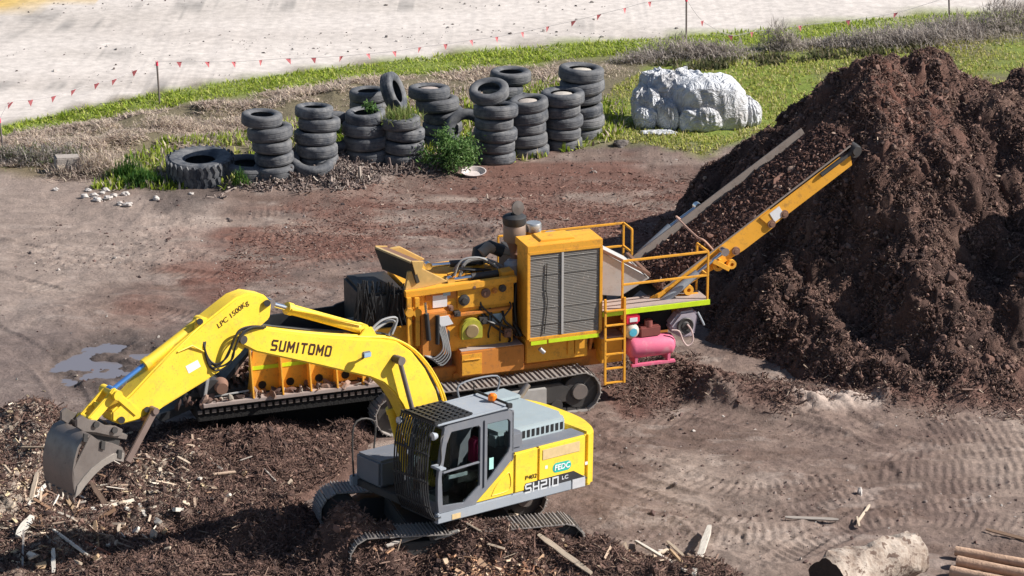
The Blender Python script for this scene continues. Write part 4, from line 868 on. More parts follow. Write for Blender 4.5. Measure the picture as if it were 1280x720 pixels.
m = MB(); m.box((-2.25, .9, 2.05), (-.45, 1.30, 2.11)); hb(m, 'side_ledge', 'grey_paint', .02)
m = MB()
for k in range(11): m.box((-2.0 + k * .115, .948, 2.15), (-1.935 + k * .115, .958, 2.29))
hb(m, 'vent_slot', 'dark_void', 0)
m = MB(); m.prism([(-2.15, -1.0), (-.7, -1.0), (-.7, -.45), (-2.15, -.45)], 2, 2.36, 2.44); hb(m, 'hood_lid', 'hood_grey', .03)
m = MB(); m.box((-.80, 1.0, 2.10), (-.50, 1.25, 2.42)); hb(m, 'air_intake_box', 'grey_paint', .04)
# counterweight
pl = [(-2.245, 1.35)]
for k in range(19):
    a = -1 + 2 * k / 18; l = -1.35 * a; f = -2.42 - .42 * (1 - abs(a) ** 3.0); pl.append((f, l))
pl += [(-2.245, -1.35)]
m = MB(); m.prism(pl, 2, 1.06, 2.13); hb(m, 'counterweight', Y_, .05)
# exhaust and rails
m = MB(); a = H3(648, 497, -.75); m.tube([V3(a.x, -.75, 2.34), V3(a.x, -.75, a.z - .05), V3(a.x - .06, -.75, a.z + .05), V3(a.x - .24, -.75, a.z + .22)], [.07, .07, .065, .06], 14); hb(m, 'exhaust_pipe', 'bucket_steel', 0)
m = MB(); m.tube([V3(-1.9, -.9, 2.42), V3(-1.9, -.9, 2.75), V3(-1.0, -.9, 2.75), V3(-1.0, -.9, 2.42)], .018, 8); hb(m, 'hand_rail', 'grey_paint', 0)
# right hand tool box and tank
m = MB(); m.box((.0, -1.33, 1.20), (1.15, -.55, 1.72)); hb(m, 'tool_box', 'grey_paint', .05)
m = MB(); m.box((-.50, -1.33, 1.20), (.0, -.5, 2.1)); hb(m, 'fuel_tank', 'hood_grey', .05)
m = MB(); m.tube([V3(1.22, -1.28, 1.15), V3(1.22, -1.28, 2.25), V3(.75, -1.28, 2.25), V3(.75, -1.28, 1.72)], .018, 8); hb(m, 'grab_rail', 'dark_steel', 0)
# ---- cab
CL, CR = 1.34, .42
cab = empty('cab', M=LH, parent=ex)
def cbuild(mb, name, mat, bevel=.012, parent=None): return mb.build(name, MATS[mat] if isinstance(mat, str) else mat, parent or cab, None, bevel)
# side wall with the two windows
outer = [(1.24, 1.24), (.40, 1.24), (-.50, 1.98), (-.50, 2.86), (-.38, 2.93), (1.02, 2.93), (1.12, 2.88), (1.20, 2.45), (1.27, 1.9), (1.27, 1.5)]
dwin = [(1.14, 1.40), (.66, 1.36), (.30, 1.62), (.30, 2.72), (.34, 2.76), (.96, 2.76), (1.06, 2.55), (1.17, 1.95)]
rwin = [(.12, 1.66), (-.36, 2.12), (-.40, 2.22), (-.40, 2.70), (-.35, 2.75), (.12, 2.75)]
m = MB(); holed_plate(m, outer, [dwin, rwin], 1, CL - .07, CL)
m.bar((.21, CL + .012, 1.55), (.21, CL + .012, 2.85), .02, .03, up=(0, 1, 0))
for f0, f1 in (((1.14, 2.02), (.30, 2.06)),): m.bar((f0[0], CL - .02, f0[1]), (f1[0], CL - .02, f1[1]), .05, .035)
cbuild(m, 'side_wall', 'grey_paint')
m = MB(); holed_plate(m, outer, [dwin, [(.25, 1.5), (-.40, 2.05), (-.40, 2.70), (-.35, 2.75), (.12, 2.75)]][:1], 1, CR, CR + .06); cbuild(m, 'far_wall', 'grey_paint')
m = MB(); m.box((-.50, CR, 1.2), (-.44, CL, 2.1)); m.box((-.50, CR, 2.72), (-.44, CL, 2.9)); m.box((-.50, CR, 2.1), (-.44, CR + .12, 2.75)); m.box((-.50, CL - .12, 2.1), (-.44, CL, 2.75)); cbuild(m, 'rear_wall', 'grey_paint')
m = MB(); m.box((-.45, CR + .03, 1.20), (1.22, CL - .03, 1.28)); cbuild(m, 'floor', 'black_steel')
def pane(poly, l, name='window'):
    m = MB(); m.prism(poly, 1, l - .008, l); return cbuild(m, name, 'glass', 0)
pane([(1.145, 1.395), (.655, 1.355), (.295, 1.615), (.295, 2.0), (1.165, 1.97)], CL - .03); pane([(1.16, 2.03), (.295, 2.09), (.295, 2.765), (.965, 2.765), (1.065, 2.555)], CL - .03); pane([(.125, 1.655), (-.365, 2.115), (-.405, 2.22), (-.405, 2.755), (.125, 2.755)], CL - .03)
pane(dwin, CR + .035)
m = MB(); m.add([(1.10, CR + .06, 2.82), (1.10, CL - .07, 2.82), (1.235, CL - .07, 1.45), (1.235, CR + .06, 1.45), (1.09, CR + .06, 2.82), (1.09, CL - .07, 2.82), (1.225, CL - .07, 1.45), (1.225, CR + .06, 1.45)], [(0, 1, 2, 3), (7, 6, 5, 4), (0, 4, 5, 1), (3, 2, 6, 7), (0, 3, 7, 4), (1, 5, 6, 2)]); cbuild(m, 'windscreen', 'glass', 0)
m = MB(); m.box((1.02, CR, 1.24), (1.25, CL - .07, 1.46)); m.box((.98, CR, 2.82), (1.12, CL - .07, 2.93)); cbuild(m, 'front_frame', 'grey_paint')
# roof
m = MB(); m.prism([(-.50, CR - .02), (.62, CR - .02), (.62, CL - .02), (-.50, CL - .02)], 2, 2.90, 2.985); roof = cbuild(m, 'roof', 'light_grey', .03)
m = MB(); m.bar((-.42, CL + .015, 2.99), (1.30, CL + .015, 2.955), .05, .04); m.bar((-.42, CR - .03, 2.99), (1.30, CR - .03, 2.955), .04, .035); cbuild(m, 'roof_rail', 'light_grey')
m = MB()
for k in range(9): l = CR + .02 + (CL - CR - .04) * k / 8; m.bar((.48, l, 3.02), (1.34, l, 3.00), .016, .05)
for k in range(7): f = .50 + .135 * k; m.bar((f, CR, 3.025), (f, CL, 3.025), .05, .022)
cbuild(m, 'roof_guard', 'black_steel', 0)
m = MB(); m.box((.62, CR, 2.93), (1.10, CL - .03, 2.945)); cbuild(m, 'roof_window', 'glass', 0)
m = MB()
for k in range(15):
    l = CR - .06 + (CL - CR + .06) * k / 14
    m.tube([V3(1.33, l, 2.99), V3(1.44, l, 2.7), V3(1.50, l, 2.3), V3(1.50, l, 1.8), V3(1.44, l, 1.40), V3(1.32, l, 1.16)], .015, 6)
for f, z in ((1.33, 2.99), (1.48, 2.42), (1.50, 1.9), (1.44, 1.42), (1.32, 1.16)): m.bar((f, CR - .08, z), (f, CL + .01, z), .035, .035)
for l in (CR - .06, CL): m.bar((1.10, l, 2.95), (1.34, l, 2.97), .04, .04); m.bar((1.2, l, 1.2), (1.33, l, 1.18), .04, .04)
cbuild(m, 'front_guard', 'black_steel', 0)
m = MB(); m.bar((-.36, CR - .1, 3.05), (-.36, CL + .02, 3.04), .04, .045); m.bar((-.36, CR - .1, 3.05), (-.36, CR - .1, 3.2), .03, .03); m.box((-.42, CL - .02, 2.97), (-.30, CL + .05, 3.06)); cbuild(m, 'beacon_bar', 'black_steel')
m = MB(); a = HF.on(612, 498, 2, 3.06); m.lathe([(0, 0), (.085, 0), (.085, .03), (.08, .09), (.05, .12), (0, .125)], (-.33, a.y, 3.02), 'z', 18); cbuild(m, 'beacon', 'beacon_orange', 0)
for l, z in ((CR - .05, 2.82), (CL + .04, 2.78)):
    m = MB(); m.lathe([(0, -.05), (.05, -.05), (.075, .02), (.075, .05)], (1.38, l, z), 'x', 16); lp = cbuild(m, 'work_lamp', 'light_grey', 0)
    m = MB(); m.lathe([(0, .045), (.07, .045)], (1.38, l, z), 'x', 16); cbuild(m, 'lens', 'lamp_lens', 0, lp)
m = MB(); m.tube([V3(1.15, CL + .02, 2.75), V3(1.30, CL + .12, 2.7), V3(1.30, CL + .14, 2.35), V3(1.33, CL + .10, 2.2)], .014, 6); arm_ = cbuild(m, 'mirror_arm', 'dark_steel', 0)
m = MB(); m.box((1.27, CL - .02, 2.18), (1.42, CL + .26, 2.225)); cbuild(m, 'mirror', 'light_grey', .01)
m = MB(); m.box((.98, CL - .055, 1.86), (.55, CL - .045, 1.93)); cbuild(m, 'sticker', 'white_label', 0)
m = MB(); m.box((.06, CL - .028, 1.86), (-.04, CL - .022, 2.08)); cbuild(m, 'sticker', plain('pale_teal', (.4, .7, .65), .4), 0)
m = MB(); m.box((1.13, CL - .10, 1.40), (.98, CL - .03, 1.56)); cbuild(m, 'door_handle', 'black_steel', .01)
# seat and controls
m = MB(); m.box((-.05, .62, 1.6), (.5, 1.1, 1.74)); m.box((.15, .68, 1.28), (.4, 1.04, 1.6)); m.prism([(-.05, 1.7), (.1, 1.7), (-.02, 2.5), (-.16, 2.5)], 1, .64, 1.08); seat = cbuild(m, 'seat', 'black_steel', .04)
m = MB(); a = HP(593, 560, 1.0); m.prism([(a[0] - .09, a[1] - .26), (a[0] + .07, a[1] - .30), (a[0] + .08, a[1] + .12), (a[0] + .02, a[1] + .22), (a[0] - .10, a[1] + .2)], 1, .86, 1.12); cbuild(m, 'seat_cover', 'magenta_cloth', .05)
m = MB(); m.tube([V3(.85, .85, 1.28), V3(.75, .85, 1.9)], .03, 8); m.tube([V3(.75, .6, 1.95), V3(.75, 1.1, 1.95)], .02, 8); m.box((.2, 1.12, 1.7), (.7, 1.2, 1.85)); cbuild(m, 'controls', 'dark_steel', .01)
plain('silver_ink', (.6, .62, .64), .4)
# ---- decals on the rear door
LD = L1 + .008
def hpt(px, py, l=LD): q = HP(px, py, l); return q
dec = []
a = hpt(725, 592); b = hpt(693, 597); strip = [hpt(656, 608), hpt(656, 619), hpt(752 * 0 + 734, 598), hpt(729, 592)]
m = MB(); m.prism([hpt(657, 604.5), hpt(655, 616), hpt(752 * 0 + 735, 597.5), hpt(717, 588.5)], 1, LD - .004, LD); cbuildh = m.build('decal_stripe', MATS['black_steel'], pn)
uf = V3(-1, 0, 0); uz = V3(0, 0, 1)
c = hpt(677, 606); dirx = V3(hpt(700, 598)[0] - hpt(656, 609)[0], 0, hpt(700, 598)[1] - hpt(656, 609)[1])
block_text('lettering', 'SH210', .155, .125, .062, .032, MATS['silver_ink'], pn, (c[0], LD + .006, c[1]), dirx, uz, .004)
c = hpt(706, 596.5); text_mesh('lettering', 'LC', .10, MATS['white_label'], pn, (c[0], LD + .006, c[1]), dirx, uz, .003, 1.4)
c = hpt(664, 596); text_mesh('lettering', 'P402', .115, MATS['brown_ink'], pn, (c[0], LD + .002, c[1]), dirx, uz, .002, 1.25)
c = hpt(702.5, 583); m = MB(); hw, hh = .225, .095; pts = []
for k in range(24):
    t = 2 * pi * k / 24; s = 1 if cos(t) > 0 else -1; pts.append((c[0] + s * (hw - hh) + hh * cos(t) * 1.0, c[1] + hh * sin(t) + (s * (hw - hh) + hh * cos(t)) * 0))
m.prism(pts, 1, LD - .006, LD); m.build('badge', MATS['teal_decal'], pn)
text_mesh('lettering', 'FEDC', .15, MATS['white_label'], pn, (c[0], LD + .005, c[1]), uf, uz, .003, 1.05, bold=.003, shear=.1)
for (px, py) in ((683, 584), (733, 579)):
    c = hpt(px, py); m = MB(); m.box((c[0] - .03, LD - .004, c[1] - .03), (c[0] + .03, LD, c[1] + .03)); m.build('sticker', MATS['white_label'], pn)
# ---- boom
def off_poly(P): return P
B_near = [HP(*p) for p in [(318, 409), (345, 413), (400, 420), (450, 424), (481, 425), (499, 428), (517, 440), (534, 462), (548, 490), (556, 520), (562, 560), (548, 578), (533, 575), (524, 556), (516, 530), (505, 507), (495, 492), (482, 480), (465, 473), (405, 459), (322, 441), (306, 433), (299, 424), (304, 413)]]
m = MB(); m.prism(B_near, 1, -.22, .22 + .0); boom = m.build('boom', Y_, ex, LH, .03)
BN = .22
def HB(px, py, l=BN): q = HP(px, py, l); return V3(q[0], l, q[1])
m = MB(); top = [HB(p[0], p[1] + 1, BN - .07) for p in [(330, 410), (400, 417), (450, 420), (483, 421), (503, 427), (522, 440), (540, 462), (554, 490), (562, 520)]]
for dl in (0, -.09): m.tube([V3(p.x, p.y + dl, p.z) for p in top], .022, 8)
m.build('boom_pipe', Y_, boom)
m = MB(); m.tube([V3(p.x, p.y - .22, p.z + .03) for p in top], .018, 8); m.tube([V3(p.x, p.y - .28, p.z + .03) for p in top], .018, 8); m.build('hydraulic_hose', MATS['rubber_hose'], boom)
c = HP(379, 436); d1 = HP(418, 439.5); d0 = HP(343, 431.5)
block_text('lettering', 'SUMITOMO', .165, .105, .072, .036, MATS['brown_ink'], boom, (c[0], BN + .003, c[1]), (d1[0] - d0[0], 0, d1[1] - d0[1]), uz, .003)
# pins, lamp
def pinb(px, py, l0, l1, r, name, parent, mat='dark_steel'):
    q = HP(px, py, l1); m = MB(); m.cyl((q[0], l0, q[1]), (q[0], l1, q[1]), r, seg=18); return m.build(name, MATS[mat], parent)
pinb(305, 425, -.28, .27, .075, 'pin', boom); pinb(501, 451, -.45, .42, .07, 'pin', boom)
q = HP(458, 443, .42); m = MB(); m.box((q[0] - .09, .38, q[1] - .055), (q[0] + .09, .46, q[1] + .055)); wl = m.build('work_lamp', MATS['grey_paint'], boom, None, .02)
m = MB(); m.box((q[0] - .075, .459, q[1] - .04), (q[0] + .075, .464, q[1] + .04)); m.build('lens', plain('lens_blue', (.30, .42, .55), .2), wl)
m = MB(); q2 = HP(455, 449, .25); m.bar((q[0], .40, q[1]), (q2[0], .2, q2[1]), .03, .03); m.build('lamp_bracket', MATS['dark_steel'], boom)
# boom cylinders, one each side
def ram(parent, a, b, split, rb, rr, name, bmat, rmat):
    a = Vector(a); b = Vector(b); s = a.lerp(b, split)
    m = MB(); m.cyl(a, s, rb); e = (s - a).normalized(); m.cyl(s - e * .08, s + e * .03, rb * 1.18); m.lathe([(0, -.09), (rb * 1.1, -.09), (rb * 1.1, .09), (0, .09)], a, 'y', 16)
    o = m.build(name, MATS[bmat], parent, LH if parent is ex else None)
    m = MB(); m.cyl(s, b, rr); m.lathe([(0, -.08), (rr * 1.8, -.08), (rr * 1.8, .08), (0, .08)], b, 'y', 16); m.build('rod', MATS[rmat], o); return o
for l in (.36, -.36):
    t = HP(501, 451, .40); bs = HP(509, 588, -.36); ram(ex, (bs[0], l, bs[1]), (t[0], l, t[1]), .52, .085, .045, 'boom_cylinder', 'yellow', 'bucket_steel')
# arm cylinder on top of the boom
a = HP(452, 411, 0); b = HP(336, 379, 0); ac = ram(ex, (a[0], 0, a[1]), (b[0], 0, b[1]), .80, .095, .05, 'arm_cylinder', 'yellow', 'chrome')
m = MB(); q = HP(455, 412, 0); w1 = HP(445, 424, .1); w2 = HP(474, 426, .1)
for l in (-.14, .10): m.prism([(q[0] - .08, q[1] + .07), (q[0] + .08, q[1] + .07), w1, w2], 1, l, l + .04)
m.build('cylinder_bracket', Y_, boom, None, .01)
m = MB(); hp = [HB(*p, .06) for p in [(450, 404), (420, 398), (390, 391), (362, 386)]]; m.tube([V3(p.x, .13, p.z) for p in hp], .02, 7); m.build('cylinder_pipe', Y_, ac)
m = MB(); m.tube([HB(466, 414, .0), HB(484, 402, .0), HB(494, 404, .05), HB(486, 420, .1)], .03, 8); m.tube([HB(462, 414, .08), HB(478, 400, .08), HB(496, 398, .1), HB(490, 418, .14)], .022, 8); m.build('hydraulic_hose', MATS['hose_grey'], boom)
# ---- arm
AN = .16
A_near = [HP(p[0], p[1], AN) for p in [(296, 372), (312, 366), (331, 369), (340, 378), (338, 398), (322, 412), (305, 438), (285, 458), (262, 474), (205, 509), (190, 520), (168, 527), (152, 531), (140, 527), (140, 515), (165, 492), (190, 465), (222, 432), (248, 410), (278, 386)]]
m = MB(); m.prism(A_near, 1, -.20, AN); arm = m.build('arm', Y_, ex, LH, .03)
def HA(px, py, l=AN): q = HP(px, py, l); return V3(q[0], l, q[1])
c = HA(290, 400, AN + .004); d0 = HA(277, 404); d1 = HA(305, 381)
text_mesh('lettering', 'LPC 1500Kg', .135, MATS['brown_ink'], arm, HA(291, 393, AN + .004), d1 - d0, uz, .002, 1.05, bold=.001)
m = MB(); p = [HA(*q, AN + .004) for q in [(232, 458), (247, 450), (251, 458), (236, 467)]]; m.prism([(v.x, v.z) for v in p], 1, AN - .001, AN + .004); m.build('sticker', MATS['white_label'], arm)
m = MB(); m.cyl(HA(334, 379, .24), HA(334, 379, -.26), .06); m.cyl(HA(250, 402, .20), HA(250, 402, -.2), .055); m.cyl(HA(152, 525, .22), HA(152, 525, -.24), .06); m.cyl(HA(184, 512, .22), HA(184, 512, -.24), .05); m.build('pin', MATS['dark_steel'], arm)
m = MB()
for l in (-.15, .08): m.prism([HP(240, 418, l), HP(244, 398, l), HP(256, 396, l), HP(266, 404, l)], 1, l, l + .04)
m.build('cylinder_bracket', Y_, arm, None, .01)
# hoses round the elbow
m = MB()
for dx, dy, l in ((0, 0, .30), (4, 3, .33), (-3, 5, .27), (2, 8, .30)):
    m.tube([HA(328 + dx, 408 + dy * .3, .2), HA(312 + dx, 408 + dy * .4, l), HA(298 + dx, 414 + dy, l + .03), HA(290 + dx, 432 + dy, l + .03), HA(284 + dx * 1.5, 446 + dy, l), HA(272 + dx, 455 + dy, .24), HA(262, 450 + dy, .18), HA(256, 436, .18), HA(255 + dx, 418, .1)], .017, 7)
m.build('hydraulic_hose', MATS['rubber_hose'], arm)
m = MB(); m.tube([HA(250, 408, .12), HA(225, 432, .15), HA(200, 455, .12), HA(186, 466, .05)], .015, 6); m.tube([HA(256, 440, .17), HA(240, 432, .2), HA(222, 440, .17)], .016, 6); m.build('arm_pipe', Y_, arm)
# bucket cylinder and links
a = HP(250, 402, -.02); b = HP(139, 488, -.02); bc = ram(ex, (a[0], -.02, a[1]), (b[0], -.02, b[1]), .62, .09, .042, 'bucket_cylinder', 'yellow', 'rod_blue')
for l in (-.22, .16):
    m = MB(); p = HP(139, 488, l); q = HP(172, 517, l); m.bar((p[0], l, p[1]), (q[0], l, q[1]), .05, .14, up=(0, 0, 1)); m.build('side_link', Y_, ex, LH, .02)
m = MB(); p = HP(138, 490, -.02); q = HP(108, 524, -.02)
for l in (-.14, .10): m.bar((p[0], l, p[1]), (q[0], l, q[1]), .06, .17)
m.cyl((p[0], -.26, p[1]), (p[0], .24, p[1]), .085); m.cyl((q[0], -.22, q[1]), (q[0], .20, q[1]), .075); m.bar(((p[0] + q[0]) / 2, -.12, (p[1] + q[1]) / 2), ((p[0] + q[0]) / 2, .12, (p[1] + q[1]) / 2), .1, .12)
m.build('bucket_link', Y_, ex, LH, .015)
# ---- bucket
BL, BR = .52, -.46
side = [(113, 543), (124, 551), (141, 554), (153, 559), (157, 568), (154, 577), (143, 575), (130, 582), (117, 594), (106, 607), (99, 617), (93, 619), (92, 608), (92, 596), (91, 588)]
SP = [HP(x_, y_, BL) for x_, y_ in side]
bk = empty('bucket', M=LH, parent=ex)
m = MB(); m.prism(SP, 1, BL - .035, BL); m.build('side_plate', MATS['bucket_steel'], bk, None, .008)
m = MB(); m.prism(SP, 1, BR, BR + .035); m.build('side_plate', MATS['bucket_steel'], bk, None, .008)
# wrapper: follows the back from the ears to the lip
back = [HP(x_, y_, BL) for x_, y_ in [(113, 543), (104, 548), (97, 560), (93, 575), (91, 588), (91, 600), (92, 610), (94, 620)]]
bk_out = [(p[0] + .02, p[1]) for p in back]
m = MB(); thick = .04; cen = HP(135, 575, BL); inn = []
for p in back:
    d = V3(cen[0] - p[0], 0, cen[1] - p[1]).normalized() * thick; inn.append((p[0] + d.x, p[1] + d.z))
m.prism(back + inn[::-1], 1, BR + .005, BL - .005); m.build('shell', MATS['bucket_steel'], bk, None, 0)
m = MB()
for l in np.linspace(BR + .08, BL - .12, 5):
    a_ = back[-2]; b_ = back[-1]; d = (V3(b_[0] - a_[0], 0, b_[1] - a_[1])).normalized(); p0 = V3(b_[0], l, b_[1]); 
    m.prism([(p0.x - d.z * .03, p0.z + d.x * .03), (p0.x + d.z * .03, p0.z - d.x * .03), (p0.x + d.x * .17, p0.z + d.z * .17)], 1, l - .05, l + .05)
m.build('tooth', MATS['bucket_steel'], bk, None, .005)
m = MB(); cut = [HP(x_, y_, BL) for x_, y_ in [(154, 577), (143, 575), (130, 582), (117, 594), (106, 607), (99, 617), (93, 622), (96, 607), (104, 596), (114, 585), (127, 575), (141, 567), (154, 566)]]
m.prism(cut, 1, BL, BL + .02); m.build('side_cutter', plain('worn_steel', (.50, .46, .42), .35, .6), bk, None, .004)
for (x_, y_) in ((107, 548), (129, 557), (150, 568)):
    q = HP(x_, y_, BL + .03); m = MB(); m.prism([(q[0] - .03, q[1] - .09), (q[0] + .05, q[1] - .05), (q[0] + .03, q[1] + .09), (q[0] - .05, q[1] + .06)], 1, BL + .001, BL + .035); m.build('wear_plate', MATS['dark_steel'], bk, None, .006)
# hitch with ears
hit = [HP(x_, y_, .26) for x_, y_ in [(96, 524), (102, 519), (112, 525), (122, 526), (132, 532), (146, 533), (154, 537), (152, 545), (143, 546), (120, 541), (105, 540), (96, 534)]]
m = MB(); m.prism(hit, 1, .20, .26); m.prism(hit, 1, -.30, -.24); 
mid = [HP(x_, y_, 0) for x_, y_ in [(98, 528), (152, 540), (150, 546), (100, 538)]]; m.prism(mid, 1, -.25, .21); m.build('quick_hitch', MATS['bucket_steel'], bk, None, .01)
for (x_, y_) in ((121, 531), (144, 538)):
    pinb(x_, y_, -.33, .30, .055, 'pin', bk)
m = MB(); e1 = [HP(x_, y_, .20) for x_, y_ in [(104, 540), (152, 546), (150, 558), (110, 548)]]
m.prism(e1, 1, .14, .18); m.prism(e1, 1, -.22, -.18); m.build('ear', MATS['dark_steel'], bk, None, .006)
# thumb bar
m = MB(); p = HP(193, 513, .30); q = HP(159, 577, .30)
for l in (.30,): m.bar((p[0], l, p[1]), (q[0], l, q[1]), .06, .13, up=(1, 0, 0))
m.cyl((p[0], .2, p[1]), (p[0], .36, p[1]), .06); m.build('thumb_bar', plain('thumb_steel', (.22, .16, .14), .6, .3), ex, LH, .01)
m = MB(); p = HP(195, 513, .2); q = HP(182, 524, .2); m.bar((p[0], .2, p[1]), (q[0], .2, q[1]), .07, .08); m.cyl((q[0], .1, q[1]), (q[0], .28, q[1]), .055); m.build('thumb_mount', MATS['rusty'], ex, LH, .01)
# ------------------------------------------------------------------ wood grinder on tracks
GO = G(722, 514); GH = rad(19.5)
MG = Matrix.Translation(Vector(GO)) @ Matrix.Rotation(GH, 4, 'Z')
gr = empty('wood_grinder', M=MG); tag(gr, 'long orange tracked wood grinder with feed bed, tall radiator box and raised discharge conveyor', 'wood grinder')
GF = Frame(MG)
def GP(px, py, w=0.0):
    q = GF.on(px, py, 1, w); return (q.x, q.z)
def G3(px, py, w=0.0): return GF.on(px, py, 1, w)
O_ = MATS['orange']
def gb(mb, name, mat='orange', bevel=.012, parent=None): return mb.build(name, MATS[mat] if isinstance(mat, str) else mat, parent or gr, None, bevel)
# crawlers (w 0..0.5 and 2.0..2.5)
for wc in (.12, 2.35): crawler(gr, -2.0, wc, 4.05, .43, .52, 50, None, sag=.05, grs=2)
m = MB(); m.box((-.75, -.15, .28), (-1.6, -.05, .66)); gb(m, 'frame_cover', plain('cover_grey', (.40, .38, .36), .6), .01)
# chassis
m = MB(); m.box((-4.3, .50, .80), (1.2, .62, 1.15)); m.box((-4.3, 1.9, .80), (1.2, 2.02, 1.15)); m.box((-3.6, .6, .85), (-3.3, 1.95, 1.1)); m.box((.2, .6, .85), (.5, 1.95, 1.1)); m.box((-2.6, .45, .9), (.3, 2.5, 1.02)); gb(m, 'chassis', 'orange_worn')
# side tool tank
a = GP(582, 468, .05); b = GP(665, 452, .05)
m = MB(); m.box((-2.52, .20, 1.00), (-1.12, .8, 1.56)); tk = gb(m, 'fuel_tank', 'orange_worn', .02)
m = MB(); m.box((-2.50, .182, 1.04), (-2.06, .20, 1.50)); m.tube([V3(-2.45, .17, 1.38), V3(-2.1, .17, 1.38)], .012, 6); gb(m, 'tank_door', 'orange', .006, tk)
m = MB(); m.box((-2.50, .22, 1.56), (-1.15, .78, 1.572)); gb(m, 'tank_lid', 'deck_plate', 0, tk)
# lower block right of the tank, under the radiator
m = MB(); m.box((-1.08, .22, 1.12), (.30, 1.0, 1.66)); gb(m, 'lower_housing', 'orange', .02)
m = MB(); m.box((-.16, .18, 1.22), (-.02, .22, 1.62)); m.box((.0, .18, 1.22), (.1, .22, 1.62)); gb(m, 'bracket', 'orange', .005)
m = MB(); m.cyl((-.85, .02, 1.50), (-.75, .02, 1.40), .045); gb(m, 'tow_light', 'silver', 0)
m = MB(); m.box((-1.05, -.012, 1.60), (-.70, .0, 1.68)); m.box((-.66, -.012, 1.61), (.46, .0, 1.69)); gb(m, 'reflective_strip', 'hi_vis', 0)
# radiator box
u0, u1, zb, zt = -1.10, .50, 1.72, 3.60
m = MB(); m.box((u0, .05, zb), (u1, .72, zt)); rad_b = gb(m, 'radiator_box', 'orange', .015)
m = MB()
for p, q in (((u0, zb), (u1, zb)), ((u0, zt), (u1, zt)), ((u0, zb), (u0, zt)), ((u1, zb), (u1, zt))): m.bar((p[0], .03, p[1]), (q[0], .03, q[1]), .07, .07)
m.box((u0 - .03, .0, zt), (u1 + .03, .75, zt + .16)); gb(m, 'radiator_frame', 'orange', .008, rad_b)
def grille_mat():
    m_, t, b = nt('grille_grey'); tc = N(t, 'ShaderNodeTexCoord'); mp = N(t, 'ShaderNodeMapping'); t.links.new(tc.outputs['Object'], mp.inputs[0]); mp.inputs['Scale'].default_value = (1, 1, 1)
    wv = N(t, 'ShaderNodeTexWave', Scale=9.0, Distortion=.3); wv.bands_direction = 'Z'; t.links.new(mp.outputs[0], wv.inputs[0])
    g = noise(t, 3, 8, .7); c = mix(t, wv.outputs['Fac'], (.135, .127, .117), (.225, .212, .198)); c = mix(t, ramp(t, g, .5, .75, (0, 0, 0), (.7,) * 3), c, (.26, .22, .19)); sp = noise(t, 30, 2, .5); c = mix(t, ramp(t, sp, .68, .74), c, (.5, .47, .43))
    t.links.new(c, b.inputs['Base Color']); b.inputs['Roughness'].default_value = .6; bump(t, b, wv.outputs['Fac'], .8, .01); return m_
gm = grille_mat()
m = MB(); m.box((u0 + .04, .02, zb + .04), (u1 - .04, .055, zt - .04)); gl = gb(m, 'radiator_grille', gm, 0, rad_b)
m = MB()
for k in range(5): z = zb + .30 + k * .36; m.box((u0 + .045, .012, z), (u1 - .045, .022, z + .014))
gb(m, 'grille_bars', gm, 0, rad_b)
m = MB(); m.box((u0 + .72, -.006, zb + .05), (u0 + .77, .006, zt - .04)); gb(m, 'grille_strut', 'chute_grey', .003, rad_b)
m = MB(); m.tube([V3(u0 + .40, .0, zt - .25), V3(u0 + .38, -.0, zt - .8), V3(u0 + .41, 0, zt - 1.1), V3(u0 + .34, 0, zb + .1)], .010, 6); gb(m, 'cable', 'rubber_hose', 0, rad_b)
m = MB(); m.prism([(u0 + .3, zt + .16), (u0 + 1.1, zt + .16), (u0 + 1.05, zt + .20), (u0 + .35, zt + .20)], 1, .2, .7); gb(m, 'top_bracket', 'orange', .006)
# engine bay behind: engine, muffler, filters
m = MB(); m.box((-2.3, .9, 1.6), (1.0, 2.0, 2.7)); m.box((-1.0, .75, 1.66), (.9, 2.2, 3.2)); gb(m, 'engine_block', 'dark_steel', .05)
def stackcyl(px, py, w, r, h, name, mat, extra=None):
    q = G3(px, py, w); m = MB(); m.lathe([(0, -h), (r * .95, -h), (r, -h + .03), (r, -.03), (r * .92, 0), (0, 0)], (q.x, w, q.z), 'z', 24); return q, gb(m, name, mat, 0)
q, o = stackcyl(643, 280, 1.05, .235, .36, 'exhaust_silencer', plain('silencer', (.27, .20, .16), .6, .4))
m = MB(); m.lathe([(.235, 0), (.25, .05), (.25, .16), (.20, .20), (.08, .22)], (q.x, 1.05, q.z), 'z', 22); m.cyl((q.x + .02, 1.05, q.z + .1), (q.x + .04, 1.05, q.z + .30), .08); gb(m, 'silencer_cap', 'black_steel', 0, o)
m = MB(); M_ = Matrix.Translation(V3(q.x + .06, 1.0, q.z + .36)) @ Matrix.Rotation(rad(80), 4, 'X') @ Matrix.Rotation(rad(15), 4, 'Y'); m.lathe([(0, -.02), (.15, -.015), (.15, .01), (0, .03)], (0, 0, 0), 'z', 22); cap = m.build('rain_flap', plain('flap', (.10, .085, .08), .6, .3), o, M_); m = MB(); m.lathe([(.10, -.42), (.19, -.36), (.14, -.46), (.06, -.7)], (q.x, 1.05, q.z), 'z', 18); m.cyl((q.x, 1.05, q.z - 1.2), (q.x, 1.05, q.z - .45), .09); gb(m, 'exhaust_pipe', 'rusty', 0, o)
q, o = stackcyl(667, 278, 1.05, .165, .19, 'air_filter', 'silver'); m = MB(); m.cyl((q.x, 1.05, q.z - .55), (q.x, 1.05, q.z - .18), .16); gb(m, 'filter_base', 'orange', 0, o)
q, o = stackcyl(690, 291, 1.0, .17, .22, 'air_filter', 'silver')
